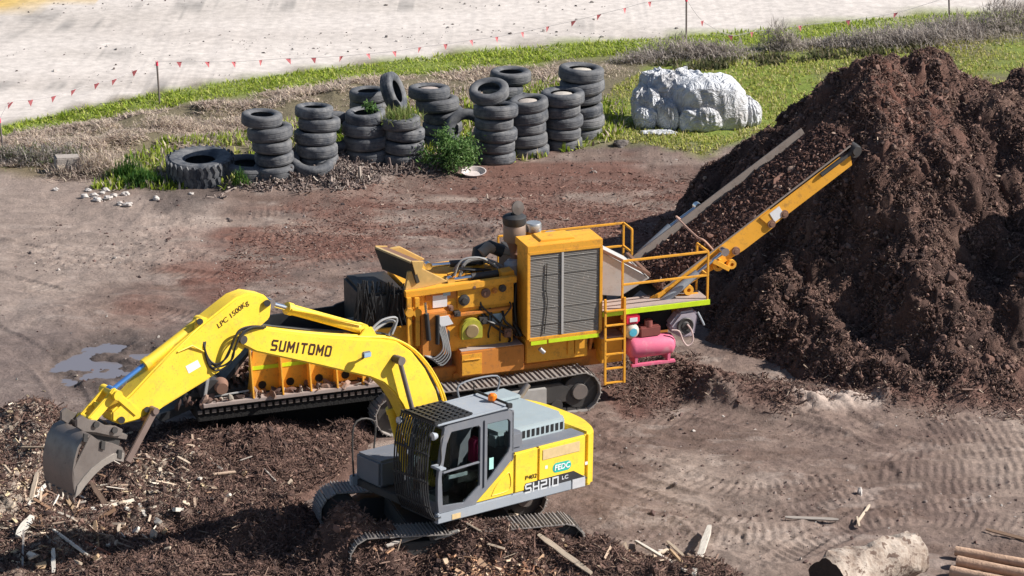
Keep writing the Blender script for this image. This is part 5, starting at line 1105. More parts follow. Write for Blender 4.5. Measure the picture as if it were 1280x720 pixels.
m = MB(); m.tube([G3(600, 318, 1.3), G3(610, 309, 1.4), G3(625, 312, 1.4), G3(645, 318, 1.2), G3(660, 316, 1.1)], [.13, .13, .09, .07, .07], 14); gb(m, 'exhaust_manifold', plain('wrap', (.34, .27, .21), .8, bmp=.01), 0)
m = MB(); m.tube([G3(596, 330, 1.35), G3(598, 314, 1.4), G3(612, 308, 1.45), G3(628, 314, 1.4)], .14, 14); gb(m, 'turbo_duct', 'black_steel', 0)
m = MB(); m.lathe([(0, -.28), (.17, -.28), (.17, .12), (.1, .2), (0, .2)], G3(640, 336, .95), 'z', 18); gb(m, 'oil_canister', 'light_grey', 0)
m = MB(); m.tube([G3(640, 352, .8), G3(636, 372, .7), G3(640, 400, .6), G3(652, 420, .4)], .05, 8); m.tube([G3(646, 350, .8), G3(643, 380, .7), G3(646, 420, .5)], .04, 8); gb(m, 'coolant_hose', 'rubber_hose', 0)
# mill body between infeed and engine
wb_ = .42
body = [GP(*p, wb_) for p in [(514, 366), (640, 350), (641, 430), (560, 440), (516, 436)]]
m = MB(); m.prism(body, 1, wb_, 2.1); mill = gb(m, 'mill_housing', 'orange', .015)
def rectm(name, mat, px0, py0, px1, py1, w, th=.03, bevel=.005, parent=None, skew=0):
    a = GP(px0, py0, w); b = GP(px1, py1, w); m = MB(); z0, z1 = min(a[1], b[1]), max(a[1], b[1])
    m.prism([(a[0], a[1]), (b[0], a[1] + 0), (b[0], b[1]), (a[0], b[1])], 1, w, w + th); return gb(m, name, mat, bevel, parent or mill)
m = MB(); t0 = G3(506, 368, .36); t1 = G3(645, 348, .36); m.bar(t0, t1, .12, .14); gb(m, 'top_beam', 'orange', .01, mill)
m = MB(); t0 = G3(514, 402, .36); t1 = G3(640, 384, .36); m.bar(t0, t1, .10, .06); gb(m, 'mid_rail', 'orange_worn', .01, mill)
rectm('access_panel', 'orange', 572, 358, 642, 378, .37, .04); rectm('recess_plate', 'orange_worn', 532, 366, 571, 372, .39, .02)
rectm('label_plate', 'white_label', 541, 370, 559, 383, .385, .01, 0); rectm('label_plate', plain('pale_blue', (.35, .5, .6), .5), 554, 364, 563, 369, .38, .01, 0); rectm('label_plate', MATS['pale_blue'], 612, 393, 628, 405, .395, .01, 0)
for px, py, r, mt in ((580, 375, .12, 'dark_steel'), (607, 366, .10, 'rusty'), (628, 360, .08, 'dark_steel'), (592, 358, .06, 'rusty'), (618, 363, .06, 'orange_worn')):
    q = G3(px, py, .36); m = MB(); m.lathe([(0, -.07), (r * .5, -.07), (r * .55, -.04), (r, -.03), (r, .02), (0, .02)], q, 'y', 18); gb(m, 'bearing_cap', mt, 0, mill)
q = G3(589, 414, .30); m = MB(); pr = []
for k in range(17): a = pi * k / 16; pr.append((q.x + .235 * cos(a), q.z + .05 + .235 * sin(a)))
pr += [(q.x - .235, q.z - .16), (q.x + .235, q.z - .16)]; m.prism(pr, 1, .24, .40); gd = gb(m, 'flywheel_guard', 'yellow_green', .02)
m = MB(); m.lathe([(0, -.03), (.13, -.03), (.15, 0)], (q.x, .24, q.z + .02), 'y', 20); gb(m, 'guard_face', plain('brownish', (.28, .2, .1), .6), 0, gd)
m = MB(); e0 = GP(545, 396, .2); e1 = GP(560, 394, .2); e2 = GP(566, 404, .2); e3 = GP(551, 408, .2); m.prism([e0, e1, e2, e3], 1, .16, .18); gb(m, 'sign_plate', 'white_label', 0, mill)
m = MB(); p0 = GP(530, 395, .2); m.box((p0[0] - .06, .18, p0[1] - .9), (p0[0] + .5, .42, p0[1] + .05)); gb(m, 'hinge_box', 'orange_worn', .02, mill)
m = MB(); m.cyl(G3(533, 392, .14), G3(536, 425, .14), .05); m.cyl(G3(547, 394, .16), G3(547, 430, .16), .045); gb(m, 'door_ram', 'black_steel', 0, mill); m = MB(); m.cyl(G3(531, 378, .14), G3(533, 394, .14), .03); gb(m, 'ram_rod', 'chrome', 0, mill)
for px in (511, 521):
    m = MB(); m.bar(G3(px, 372, .25), G3(px + 1, 432, .25), .10, .07, up=(0, 1, 0)); m.lathe([(0, -.07), (.09, -.07), (.09, .03), (0, .03)], G3(px, 390, .25), 'y', 16); gb(m, 'latch_arm', 'orange', .008, mill)
m = MB()
for k in range(5):
    o = k * 2.2; m.tube([G3(546 + o, 405, .18), G3(553 + o, 425 + o, .12), G3(553 + o, 438 + o, .1), G3(542 + o, 448 + o, .1), G3(530 + o, 444, .2)], .018, 6)
gb(m, 'hydraulic_hose', 'hose_grey', 0)
# open throat: sloped top plate, hood flap, rams
m = MB(); pts = [G3(519, 341, .55), G3(557, 357, .55), G3(512, 366, .42), G3(510, 352, .5)]
A = [GP(510, 340, .42), GP(528, 336, .42), GP(560, 352, .42), GP(506, 366, .42)]; m.prism(A, 1, .42, .5); gb(m, 'throat_cheek', plain('dusty_yellow', (.62, .40, .14), .6, var=.3), .01); m = MB(); m.prism(A, 1, 1.95, 2.05); gb(m, 'throat_cheek', 'dusty_yellow', .01)
fa, fb, fc, fd = G3(468, 311, 1.6), G3(513, 330, .38), G3(521, 355, .38), G3(478, 337, 1.6); th_ = V3(.07, 0, .03)
m = MB(); m.add([fa, fb, fc, fd, fa + th_, fb + th_, fc + th_, fd + th_], [(0, 1, 2, 3), (7, 6, 5, 4), (0, 4, 5, 1), (1, 5, 6, 2), (2, 6, 7, 3), (3, 7, 4, 0)])
hf = gb(m, 'hood_flap', plain('flap_dark', (.07, .062, .05), .7, .2), .006)
m = MB(); m.bar(fa + V3(.03, 0, .03), fb + V3(.03, 0, .03), .07, .04); gb(m, 'flap_edge', plain('pale_tan', (.55, .40, .2), .6), .006, hf)
m = MB(); tp = V3(.26, 0, .02); m.add([fa + th_, fb + th_, fb + tp, fa + tp, fa + th_ - V3(0, 0, .05), fb + th_ - V3(0, 0, .05), fb + tp - V3(0, 0, .05), fa + tp - V3(0, 0, .05)], [(0, 1, 2, 3), (7, 6, 5, 4), (0, 4, 5, 1), (1, 5, 6, 2), (2, 6, 7, 3), (3, 7, 4, 0)]); gb(m, 'flap_top', 'rusty', .008, hf)
for q_ in (fa, fb):
    m = MB(); m.prism([(q_.x + .02, q_.z + .06), (q_.x + .28, q_.z + .03), (q_.x + .24, q_.z - .16), (q_.x + .10, q_.z - .24)], 1, q_.y - .03, q_.y + .03); gb(m, 'flap_lug', 'dusty_yellow', .006, hf)
for (pa, pb, w_) in (((563, 350), (625, 341), .75), ((535, 332), (600, 327), 1.5)):
    a = G3(*pa, w_); b = G3(*pb, w_); s = a.lerp(b, .42); m = MB(); m.cyl(s, b, .075); rm = gb(m, 'hood_ram', 'dark_steel', 0); m = MB(); m.cyl(a, s, .045); m.lathe([(0, -.06), (.08, -.06), (.08, .06), (0, .06)], a, 'y', 14); gb(m, 'rod', 'chrome', 0, rm)
m = MB(); m.box((-3.1, .55, 2.55), (-1.5, 1.95, 2.80)); gb(m, 'mill_lid', 'orange_worn', .03)
for a_, b_, w_, x_, y_ in (((625, 343), (640, 340), .62, .3, .16), ((560, 346), (580, 340), 1.1, .12, .12), ((590, 338), (604, 332), 1.3, .15, .1)):
    m = MB(); m.bar(G3(*a_, w_), G3(*b_, w_), x_, y_); gb(m, 'ram_mount', 'orange', .01)
m = MB()
for k in range(6):
    xa = rng.uniform(598, 640); ya = rng.uniform(372, 392); xb = rng.uniform(600, 648); yb = rng.uniform(408, 428); w_ = rng.uniform(.28, .38)
    m.tube([G3(xa, ya, .40), G3(xa + 2, ya + 8, w_), G3((xa + xb) / 2 + rng.uniform(-8, 8), (ya + yb) / 2, w_ - .05), G3(xb, yb - 6, w_), G3(xb, yb, .42)], rng.uniform(.018, .03), 6)
gb(m, 'control_hose', 'rubber_hose', 0)
for px, py, sx, sy, mt in ((604, 400, .10, .08, 'dark_steel'), (634, 415, .08, .10, 'rusty'), (571, 392, .07, .05, 'dark_steel'), (556, 420, .09, .12, 'dark_steel'), (563, 385, .05, .05, 'rusty')):
    q = G3(px, py, .34); m = MB(); m.box((q.x - sx, .28, q.z - sy), (q.x + sx, .42, q.z + sy)); m.cyl((q.x, .24, q.z), (q.x, .3, q.z), min(sx, sy) * .6); gb(m, 'valve_block', mt, .008)
m = MB()
for k in range(9):
    w_ = .8 + .12 * k; x0 = 572 + rng.uniform(-10, 10); m.tube([G3(x0, 345, w_), G3(x0 + 8, 326 + k, w_), G3(x0 + 30, 322 + k, w_), G3(x0 + 48, 330, w_ + .05), G3(x0 + 62, 342, w_)], .022, 7)
gb(m, 'hydraulic_hose', 'hose_grey', 0)
m = MB()
for k in range(6):
    w_ = .9 + .15 * k; x0 = 560 + 9 * k; m.tube([G3(x0, 350, w_), G3(x0 + 14, 336, w_), G3(x0 + 36, 338, w_)], .028, 7)
gb(m, 'black_hose', 'rubber_hose', 0)
# infeed: rubber curtain drum and trough
m = MB(); q0 = GP(447, 345, .9); m.box((q0[0], .6, 1.5), (q0[0] + .95, 2.0, q0[1] - .32)); gb(m, 'feed_roller_hood', 'black_steel', .06)
m = MB()
for k in range(90):
    w_ = .45 + rng.uniform(0, 1.0); x0 = rng.uniform(446, 512); y0 = rng.uniform(350, 370); m.tube([G3(x0, y0, w_), G3(x0 + rng.uniform(-4, 4), y0 + 18, w_ - .04), G3(x0 + rng.uniform(-7, 7), y0 + 42, w_ - .02)], .016, 5)
gb(m, 'rubber_strip', 'rubber_hose', 0)
IW0, IW1 = .42, 2.1
def trough_z(px): return None
tl = GP(247, 505, IW0); tr_ = GP(480, 484, IW0)
zb_ = 1.15
u_l = GP(310, 498, IW0)[0]; u_r = -3.4; u_tail = GP(250, 503, IW0)[0]
m = MB(); zt_ = zb_ + 1.0
m.prism([(u_l, zb_), (u_r, zb_), (u_r, zt_ + .05), (u_l + .15, zt_)], 1, IW0, IW0 + .06); sw = gb(m, 'trough_side', 'orange', .008)
m = MB(); m.prism([(u_l, zb_), (u_r, zb_), (u_r, zt_ + .1), (u_l + .15, zt_)], 1, IW1 - .06, IW1); gb(m, 'trough_side', 'black_steel', .008)
for px in (312, 349, 384, 417, 449):
    u = GP(px, 494, IW0)[0]; m = MB(); m.prism([(IW0 - .30, zb_ - .02), (IW0 - .002, zb_ - .02), (IW0 - .002, zt_), (IW0 - .08, zt_)], 0, u, u + .035); gb(m, 'rib', 'orange', .004, sw)
m = MB(); m.box((u_l + .03, IW0 - .012, zb_ + .48), (-4.2, IW0 - .004, zb_ + .56)); gb(m, 'reflective_strip', 'hi_vis', 0, sw)
for px in (328, 363, 399, 432, 462):
    u = GP(px, 492, IW0)[0]; m = MB(); m.lathe([(0, -.012), (.085, -.012), (.085, 0)], (u, IW0, zb_ + .14), 'y', 18); gb(m, 'access_hole', 'dark_void', 0, sw)
m = MB(); m.box((u_tail, IW0 - .30, zb_ - .10), (u_r, IW0, zb_ - .02)); m.box((u_tail, IW1 - .05, zb_ - .10), (u_r, IW1 + .1, zb_ - .02)); gb(m, 'trough_sill', 'deck_plate', .01)
# feed chain floor, tail, debris
m = MB(); m.box((u_tail - .3, IW0 + .08, zb_ + .02), (u_r, IW1 - .08, zb_ + .10))
for k in range(28): u = u_tail - .3 + k * .16; m.box((u, IW0 + .08, zb_ + .10), (u + .05, IW1 - .08, zb_ + .16))
gb(m, 'feed_chain', 'dark_steel', 0)
m = MB()
for k in range(34): u = u_tail - .1 + k * .145; m.box((u, IW0 - .24, zb_ - .24 - .0), (u + .085, IW0 - .20, zb_ - .17))
gb(m, 'return_chain', 'bucket_steel', 0)
m = MB(); m.box((u_tail - .1, IW0 - .20, zb_ - .42), (u_r + .2, IW1, zb_ - .12)); m.box((u_tail + .5, IW0 + .5, .05), (u_r + .3, IW0 + .55, zb_ - .26)); gb(m, 'trough_belly_and_shade_sheet', plain('belly_shade_black', (.012, .011, .011), .95, bmp=.03), .01)  # belly box, plus an added black sheet standing in for shade below the trough
m = MB(); m.cyl((u_tail + .25, IW0 - .1, zb_ + .15), (u_tail + .25, IW1 + .05, zb_ + .15), .26, seg=24); gb(m, 'tail_roller', 'dark_steel', 0)
m = MB(); m.lathe([(0, -.22), (.12, -.22), (.14, -.1), (.18, 0)], (u_tail + .42, IW0 - .0, zb_ + .24), 'y', 18); gb(m, 'tail_motor', 'rusty', 0)
m = MB(); a = V3(u_tail + .05, IW0 - .12, zb_ - .05); m.bar(a, a + V3(.12, 0, .62), .06, .06, up=(0, 1, 0)); m.bar(a, (u_l, IW0 - .12, zb_ - .05), .05, .06); m.bar(a + V3(0, 0, .1), (u_l, IW0 - .12, zb_ + .1), .03, .03); gb(m, 'tail_frame', 'chute_grey', .004)
m = MB(); m.prism([(u_tail - .9, zb_ - .30), (u_tail + .3, zb_ + .05), (u_l + .1, zt_ - .1), (u_l + .1, zt_ - .2), (u_tail + .3, zb_ - .1), (u_tail - .8, zb_ - .45)], 1, IW0 + .1, IW1 - .1); gb(m, 'tail_apron', 'black_steel', .01)
P = np.column_stack([rng.uniform(u_tail - .5, u_r, 900), rng.uniform(IW0 - .28, IW1 - .1, 900), np.zeros(900)])
P[:, 2] = np.where(P[:, 1] < IW0, zb_ + .02, zb_ + .18 + rng.uniform(0, .12, 900)); P = P[(P[:, 1] < IW0 - .04) | (P[:, 1] > IW0 + .1)]
o = scatter('feed_debris', P, rng.gamma(2, .02, len(P)) + .02, (1.6, .7, .5), palette(len(P), BK + [(.3, .26, .22)], [3, 3, 2, 2, 1, 1]), None, None, parent=gr); o['kind'] = 'stuff'
a = GP(400, 392, 2.1); b = GP(447, 372, 2.1)
m = MB(); m.prism([(a[0] - .15, a[1] - .5), (b[0] + .1, b[1] - .5), (b[0] + .1, b[1] + .05), (a[0] + .35, a[1] + .18), (a[0] - .05, a[1] - .05)], 1, 2.05, 2.12); gb(m, 'trough_wing', 'black_steel', .01)
m = MB(); p0 = G3(430, 404, .9); p1 = G3(488, 394, .9); m.bar(p0, p1, .3, .10); gb(m, 'splintered_board', plain('weathered', (.30, .25, .21), .9, bmp=.02), .02)
for u in (-4.9, -6.3):
    m = MB(); m.bar((u, IW1 - .3, .0), (u, IW1 - .3, zb_ - .3), .18, .18); gb(m, 'support_leg', 'black_steel', .01)
# discharge side: deck, rails, ladder
zd = 2.13
m = MB(); m.box((u1 + .04, .0, zd), (2.95, .62, zd + .04)); dk = gb(m, 'deck', 'deck_plate', .004)
m = MB(); m.box((u1 + .04, -.02, zd - .09), (2.97, .0, zd + .02)); gb(m, 'reflective_strip', 'hi_vis', .003)
m = MB(); m.box((u1 + .06, .02, zd - .10), (2.9, .6, zd - .002)); m.box((2.90, .02, zd - .1), (2.96, .62, zd)); gb(m, 'deck_frame', 'orange_worn', .004)
m = MB(); m.box((u0, 1.95, zd), (2.0, 2.5, zd + .04)); gb(m, 'deck', 'deck_plate', .004)
def rails(posts, top, mid, name='hand_rail'):
    m = MB()
    for p, q in posts: m.bar(p, q, .045, .045, up=(0, 1, 0))
    for path in (top, mid):
        for p, q in zip(path, path[1:]): m.bar(p, q, .045, .045)
    gb(m, name, 'orange', .006)
ur = 2.92; ul = GP(778, 360, .02)[0]; H1 = zd + 1.08; H2 = zd + .56
rails([((ul, .02, zd - .2), (ul, .02, H1)), ((ur, .02, zd), (ur, .02, H1)), ((ur, .62, zd), (ur, .62, H1))], [(ul, .02, H1), (ur, .02, H1), (ur, .62, H1)], [(ul, .02, H2), (ur, .02, H2), (ur, .62, H2)])
rails([((1.98, 2.48, zd), (1.98, 2.48, H1)), ((1.98, 1.98, zd), (1.98, 1.98, H1)), ((-.9, 2.48, zd), (-.9, 2.48, H1))], [(-.9, 2.48, H1), (1.98, 2.48, H1), (1.98, 1.98, H1)], [(-.9, 2.48, H2), (1.98, 2.48, H2), (1.98, 1.98, H2)])
la = G3(756, 482, -.05); lb = G3(780, 477, -.05); zl = (la.z + lb.z) / 2
m = MB()
for u in (la.x, lb.x): m.bar((u, -.06, zl), (u, -.03, zd + .3), .05, .045, up=(0, 1, 0))
for k in range(6): z = zl + .03 + k * .32; m.bar((la.x, -.05, z), (lb.x, -.05, z), .05, .035)
gb(m, 'ladder', 'orange', .005)
m = MB(); m.box((.60, .2, .92), (1.08, .75, 1.48)); bx = gb(m, 'battery_box', 'orange', .015); m = MB(); m.box((.58, .18, 1.48), (1.10, .77, 1.51)); gb(m, 'lid', 'deck_plate', .005, bx)
m = MB(); m.bar((.55, .4, zd - .1), (.4, .4, 1.2), .07, .07); m.bar((1.3, .5, zd - .1), (1.1, .5, 1.2), .1, .1); m.bar((2.55, .45, zd - .1), (2.2, .6, 1.5), .1, .1); m.box((.5, .65, 1.1), (2.3, .72, 1.9)); m.bar((.55, .3, 2.2), (.55, .3, 3.45), .12, .09, up=(0, 1, 0)); m.bar((.72, .75, 2.2), (.72, .75, 3.45), .05, .18, up=(0, 1, 0)); gb(m, 'sub_frame', 'orange_worn', .008)
# sloped hopper plate
m = MB(); c1 = G3(768, 322, .75); pts = [(.75, 2.15), (.80, 3.15), (.86, 3.15), (2.15, 2.35), (2.15, 2.25), (.9, 2.15)]
m.add([(.66, .75, 3.30), (.66, 2.0, 3.30), (1.85, 1.8, 2.62), (1.85, .62, 2.55), (.80, .75, 2.25), (1.2, .68, 2.20), (.80, 2.0, 2.2), (1.7, 1.9, 2.1)], [(0, 1, 2, 3), (0, 3, 5, 4), (1, 6, 7, 2), (0, 4, 6, 1), (4, 5, 7, 6), (3, 2, 7, 5)]); gb(m, 'hopper_plate', 'chute_grey', .01)
m = MB(); m.bar((1.82, .60, 2.64), (1.82, 1.85, 2.72), .08, .06); m.bar((.68, .74, 3.32), (1.84, .60, 2.64), .05, .06); gb(m, 'hopper_edge', 'rusty', .006)
# ---- compressor and hose reel under the deck
m = MB(); ta = G3(788, 436, .12); tb = G3(838, 428, .12); R = .235; ax = (tb - ta).normalized()
ta = V3(ta.x, .15, (ta.z + tb.z) / 2); tb = V3(tb.x, .15, ta.z); L = tb.x - ta.x
m.lathe([(0, -.10), (R * .55, -.08), (R * .9, -.02), (R, .06), (R, L - .06), (R * .9, L + .02), (R * .55, L + .08), (0, L + .10)], ta, 'x', 26); cp = empty('air_compressor', loc=ta, parent=gr)
cp.location = (0, 0, 0); m.build('tank', MATS['pink_red'], cp)
m = MB(); m.box((ta.x + .05, -.02, ta.z - R - .10), (ta.x + .12, .32, ta.z - R + .06)); m.box((tb.x - .12, -.02, ta.z - R - .10), (tb.x - .05, .32, ta.z - R + .06)); m.box((ta.x - .02, -.04, ta.z - R - .15), (tb.x + .06, .06, ta.z - R - .09)); m.build('foot', MATS['pink_red'], cp, None, .008)
m = MB(); e = G3(788, 398, .12); m.box((e.x - .17, -.02, e.z - .09), (e.x + .17, .26, e.z + .13)); m.build('petrol_engine', MATS['engine_red'], cp, None, .04)
m = MB(); m.box((e.x - .07, -.03, e.z - .03), (e.x + .10, -.018, e.z + .06)); m.build('decal', MATS['white_label'], cp)
m = MB(); m.lathe([(0, -.10), (.10, -.10), (.15, -.05), (.17, 0), (.17, .1), (0, .1)], (e.x, .05, e.z - .26), 'y', 22); m.build('recoil_starter', plain('cream', (.5, .46, .4), .5), cp); m = MB(); m.lathe([(0, -.11), (.085, -.108), (.09, -.09)], (e.x, .05, e.z - .26), 'y', 18); m.build('decal', plain('cyan_label', (.1, .45, .6), .4), cp)
m = MB(); m.box((e.x + .2, .05, ta.z + R - .02), (tb.x - .25, .3, ta.z + R + .22)); m.cyl((e.x + .42, .15, ta.z + R + .2), (e.x + .42, .15, ta.z + R + .34), .09); m.build('pump_head', plain('pump_brown', (.23, .07, .06), .5), cp, None, .03)
m = MB(); m.box((ta.x + .1, .3, ta.z + R), (tb.x + .1, .65, ta.z + R + .55)); m.build('belt_guard', MATS['dark_void'], cp, None, .03)
rl = empty('hose_reel', parent=gr); q = G3(855, 407, .05)
m = MB(); m.prism([(q.x - .33, q.z + .02), (q.x - .1, q.z + .30), (q.x + .26, q.z + .32), (q.x + .33, q.z + .2), (q.x + .26, q.z - .26), (q.x + .0, q.z - .30), (q.x - .25, q.z - .15)], 1, .05, .36); m.build('reel_case', plain('reel_lilac', (.42, .37, .42), .6), rl, None, .05)
m = MB(); m.lathe([(.19, -.03), (.17, -.05), (.10, -.03), (.08, -.05), (0, -.05)], (q.x + .02, .05, q.z), 'y', 24); m.build('reel_hub', MATS['dark_steel'], rl)
m = MB(); m.tube([V3(q.x - .3, 0, q.z - .05), V3(q.x - .15, -.05, q.z - .08), V3(q.x - .06, -.06, q.z - .3), V3(q.x + .05, -.06, q.z - .42), V3(q.x + .17, -.05, q.z - .32), V3(q.x + .14, -.03, q.z - .1), V3(q.x + .04, -.02, q.z + .05)], .018, 7); m.build('air_hose', plain('hose_pink', (.6, .45, .42), .5), rl)
m = MB(); m.tube([V3(q.x + .33, .1, q.z + .25), V3(q.x + .42, .05, q.z + .05), V3(q.x + .46, .05, q.z - .04)], .022, 7); m.build('nozzle', MATS['light_grey'], rl)
# ---- discharge conveyor
CW0, CW1 = .40, 2.0
h0 = G3(890, 316, CW0); h1 = G3(1064, 183, CW0); dirc = V3(h1.x - h0.x, 0, h1.z - h0.z).normalized(); nrm = V3(-dirc.z, 0, dirc.x)
print('CONV', h0, h1, math.degrees(atan2(dirc.z, dirc.x)))
base = h0 - dirc * 1.6
def CV(s, w, n): p = base + dirc * s + nrm * n; return V3(p.x, w, p.z)
LEN = (h1 - base).length
cv = empty('conveyor', parent=gr)
def cbx(s0, s1, w0, w1, n0, n1, mb): mb.add([CV(s, w, n) for n in (n0, n1) for s, w in ((s0, w0), (s1, w0), (s1, w1), (s0, w1))], [(3, 2, 1, 0), (4, 5, 6, 7), (0, 1, 5, 4), (1, 2, 6, 5), (2, 3, 7, 6), (3, 0, 4, 7)])
# side beams (near one in two stages, with taper)
m = MB()
def sbeam(pts, w0, w1, mb):
    n = len(pts); vs = [CV(s, w0, k) for s, k in pts] + [CV(s, w1, k) for s, k in pts]; mb.add(vs, [tuple(range(n)), tuple(range(2 * n - 1, n - 1, -1))] + [(i, (i + 1) % n, n + (i + 1) % n, n + i) for i in range(n)])
s1 = LEN * .57
sbeam([(.3, -.22), (1.2, -.32), (2.2, -.42), (s1, -.42), (s1 + .1, -.1), (s1 + .1, .02), (1.6, .02), (.3, -.02)], CW0, CW0 + .07, m); b1 = gb(m, 'side_beam', 'orange', .008, cv)
m = MB(); sbeam([(s1 - .1, -.36), (LEN - .2, -.36), (LEN - .12, -.15), (LEN - .35, -.03), (s1 - .2, -.02)], CW0 - .03, CW0 - .002, m); b2 = gb(m, 'side_beam', 'orange', .006, cv)
m = MB(); sbeam([(.3, -.22), (1.2, -.32), (2.2, -.42), (s1, -.42), (LEN - .2, -.36), (LEN - .12, -.15), (LEN - .1, .02), (.3, .02)], CW1 - .07, CW1, m); gb(m, 'side_beam', 'orange_worn', .008, cv)
m = MB();  
m = MB(); sl_ = 1.6 + .43 * (LEN - 1.6); cbx(sl_ - .13, sl_ + .13, CW0 - .042, CW0 - .031, -.31, -.07, m); gb(m, 'label_plate', 'white_label', 0, cv)
m = MB(); cbx(.3, LEN, CW0, CW0 + .03, .0, .035, m); cbx(.1, LEN - .35, CW1 - .03, CW1, .0, .26, m); gb(m, 'skirt_board', 'belt_side', .004, cv)
# belt, trough-shaped, with load
m = MB(); ws = np.linspace(CW0 + .03, CW1 - .03, 9); pr = [(w_, .10 * abs((w_ - 1.2) / .77) ** 1.5 - .08) for w_ in ws]
vs = [CV(s, w_, n_) for s in (0, LEN + .05) for w_, n_ in pr] + [CV(s, w_, n_ - .03) for s in (0, LEN + .05) for w_, n_ in pr]
k9 = 9; m.add(vs, [(i, i + 1, k9 + i + 1, k9 + i) for i in range(8)] + [(18 + i, 27 + i, 28 + i, 19 + i) for i in range(8)] + [(0, 9, 27, 18), (8, 26, 35, 17)]); gb(m, 'belt', 'rubber_hose', 0, cv)
m = MB(); m.cyl(CV(LEN + .03, CW0 + .02, -.16), CV(LEN + .03, CW1 - .02, -.16), .15, seg=24); gb(m, 'head_drum', 'dark_steel', 0, cv)
for w_ in (CW0 - .05, CW1 + .05):
    m = MB(); cbx(LEN - .9, LEN + .02, w_ - .04, w_ + .04, -.12, -.05, m); m.lathe([(0, -.08), (.10, -.08), (.12, 0), (.12, .08), (0, .08)], CV(LEN + .03, w_, -.12), 'y', 16); m.cyl(CV(LEN - .9, w_, -.08), CV(LEN - .3, w_, -.08), .05); gb(m, 'belt_tensioner', 'dark_steel', .004, cv)
for s_ in (s1 - .05, s1 + .3, 2.05):
    m = MB(); q = CV(s_, CW0, -.30); m.lathe([(0, -.06), (.045, -.06), (.05, -.05), (.09, -.05), (.09, 0)], q, 'y', 16); gb(m, 'pivot', 'rusty', 0, cv)
P = []
for _ in range(17000):
    s = rng.uniform(.2, LEN + .1); w_ = rng.uniform(CW0 + .05, CW1 - .05); n_ = .05 + .13 * (1 - ((w_ - 1.2) / .78) ** 2) * rng.uniform(.55, 1.0); P.append(CV(s, w_, n_)[:])
P = np.array(P)
# load body under the chips
m = MB(); nS, nW = 60, 14; vs = []
for i in range(nS + 1):
    for j in range(nW + 1):
        s = .2 + (LEN - .15) * i / nS; w_ = CW0 + .04 + (CW1 - CW0 - .08) * j / nW; vs.append(CV(s, w_, .04 + .10 * (1 - ((w_ - 1.2) / .79) ** 2) + .02 * rng.normal()))
m.add(vs, [(i * (nW + 1) + j, (i + 1) * (nW + 1) + j, (i + 1) * (nW + 1) + j + 1, i * (nW + 1) + j + 1) for i in range(nS) for j in range(nW)], True)
gb(m, 'belt_load', plain('mulch_red', (.13, .06, .045), .95, var=.6, scale=18, bmp=.04), 0, cv)
o = scatter('chip_load', P, rng.gamma(2.0, .008, len(P)) + .009, (1.5, .8, .5), palette(len(P), [(.12, .065, .052), (.08, .046, .04), (.18, .10, .078), (.42, .30, .24)], [4, 4, 2.5, .4]), None, None, parent=cv, flat=1); o['kind'] = 'stuff'
# lift rams each side and guard hoop
for w_, (pa, pb, pc) in ((CW0 - .10, ((826, 379), (872, 341), (905, 314))), (CW1 + .14, ((800, 318), (838, 283), (872, 258)))):
    a = G3(*pa, w_) if w_ < 1 else G3(*pa, w_); b = G3(*pb, w_); c = G3(*pc, w_)
    m = MB(); m.cyl(a, b, .085); rm = gb(m, 'lift_ram', 'light_grey', 0, cv); m = MB(); m.cyl(b, c, .045); m.lathe([(0, -.08), (.09, -.08), (.09, .08), (0, .08)], c, 'y', 14); gb(m, 'rod', 'chrome', 0, cv)
m = MB(); m.bar(CV(1.5, CW0 - .1, -.1), CV(1.7, CW0 - .1, -.5), .1, .1); a = G3(826, 379, CW0 - .1); m.prism([(a.x - .5, a.z - .1), (a.x + .1, a.z + .1), (a.x + .9, a.z + .1), (a.x + .5, a.z - .25), (a.x, a.z - .3)], 1, CW0 - .02, CW0 + .05); m.prism([(a.x - .35, 2.1), (a.x + .0, 2.1), (a.x + .45, a.z + .3), (a.x + .2, a.z + .3)], 1, CW0 - .0, CW0 + .06); gb(m, 'pivot_bracket', 'orange', .006, cv)
m = MB(); b0 = G3(852, 277, CW1 + .02); b1 = G3(887, 288, CW0 + .5); b2 = G3(894, 300, CW0)
p0 = CV(1.75, CW1, .28); m.tube([CV(1.75, CW1, .1), CV(1.65, CW1, .38), CV(1.55, CW0 + .25, .42), CV(1.6, CW0, .35), CV(1.65, CW0, .05)], .022, 7); gb(m, 'guard_hoop', plain('copperish', (.5, .3, .22), .5), 0, cv)
m = MB(); m.bar(CV(.1, .6, -.3), (1.0, .6, 1.2), .15, .15); m.bar(CV(.1, 1.8, -.3), (1.0, 1.8, 1.2), .15, .15); m.box((.5, .65, 1.0), (2.2, 1.9, 1.25)); m.box((.9, .66, 1.25), (1.9, .7, 2.0)); gb(m, 'conveyor_base', 'black_steel', .01)
for (px, py, r_) in ((897, 331, .13), (914, 330, .10), (860, 362, .11)):
    q = G3(px, py, CW0 - .04); m = MB(); m.lathe([(r_ * .4, -.05), (r_, -.05), (r_, .06), (r_ * .4, .06)], q, 'y', 20, True); m.cyl(q + V3(0, .03, 0), q + V3(0, .06, 0), r_ * .45); gb(m, 'pivot_eye', 'orange', 0, cv)
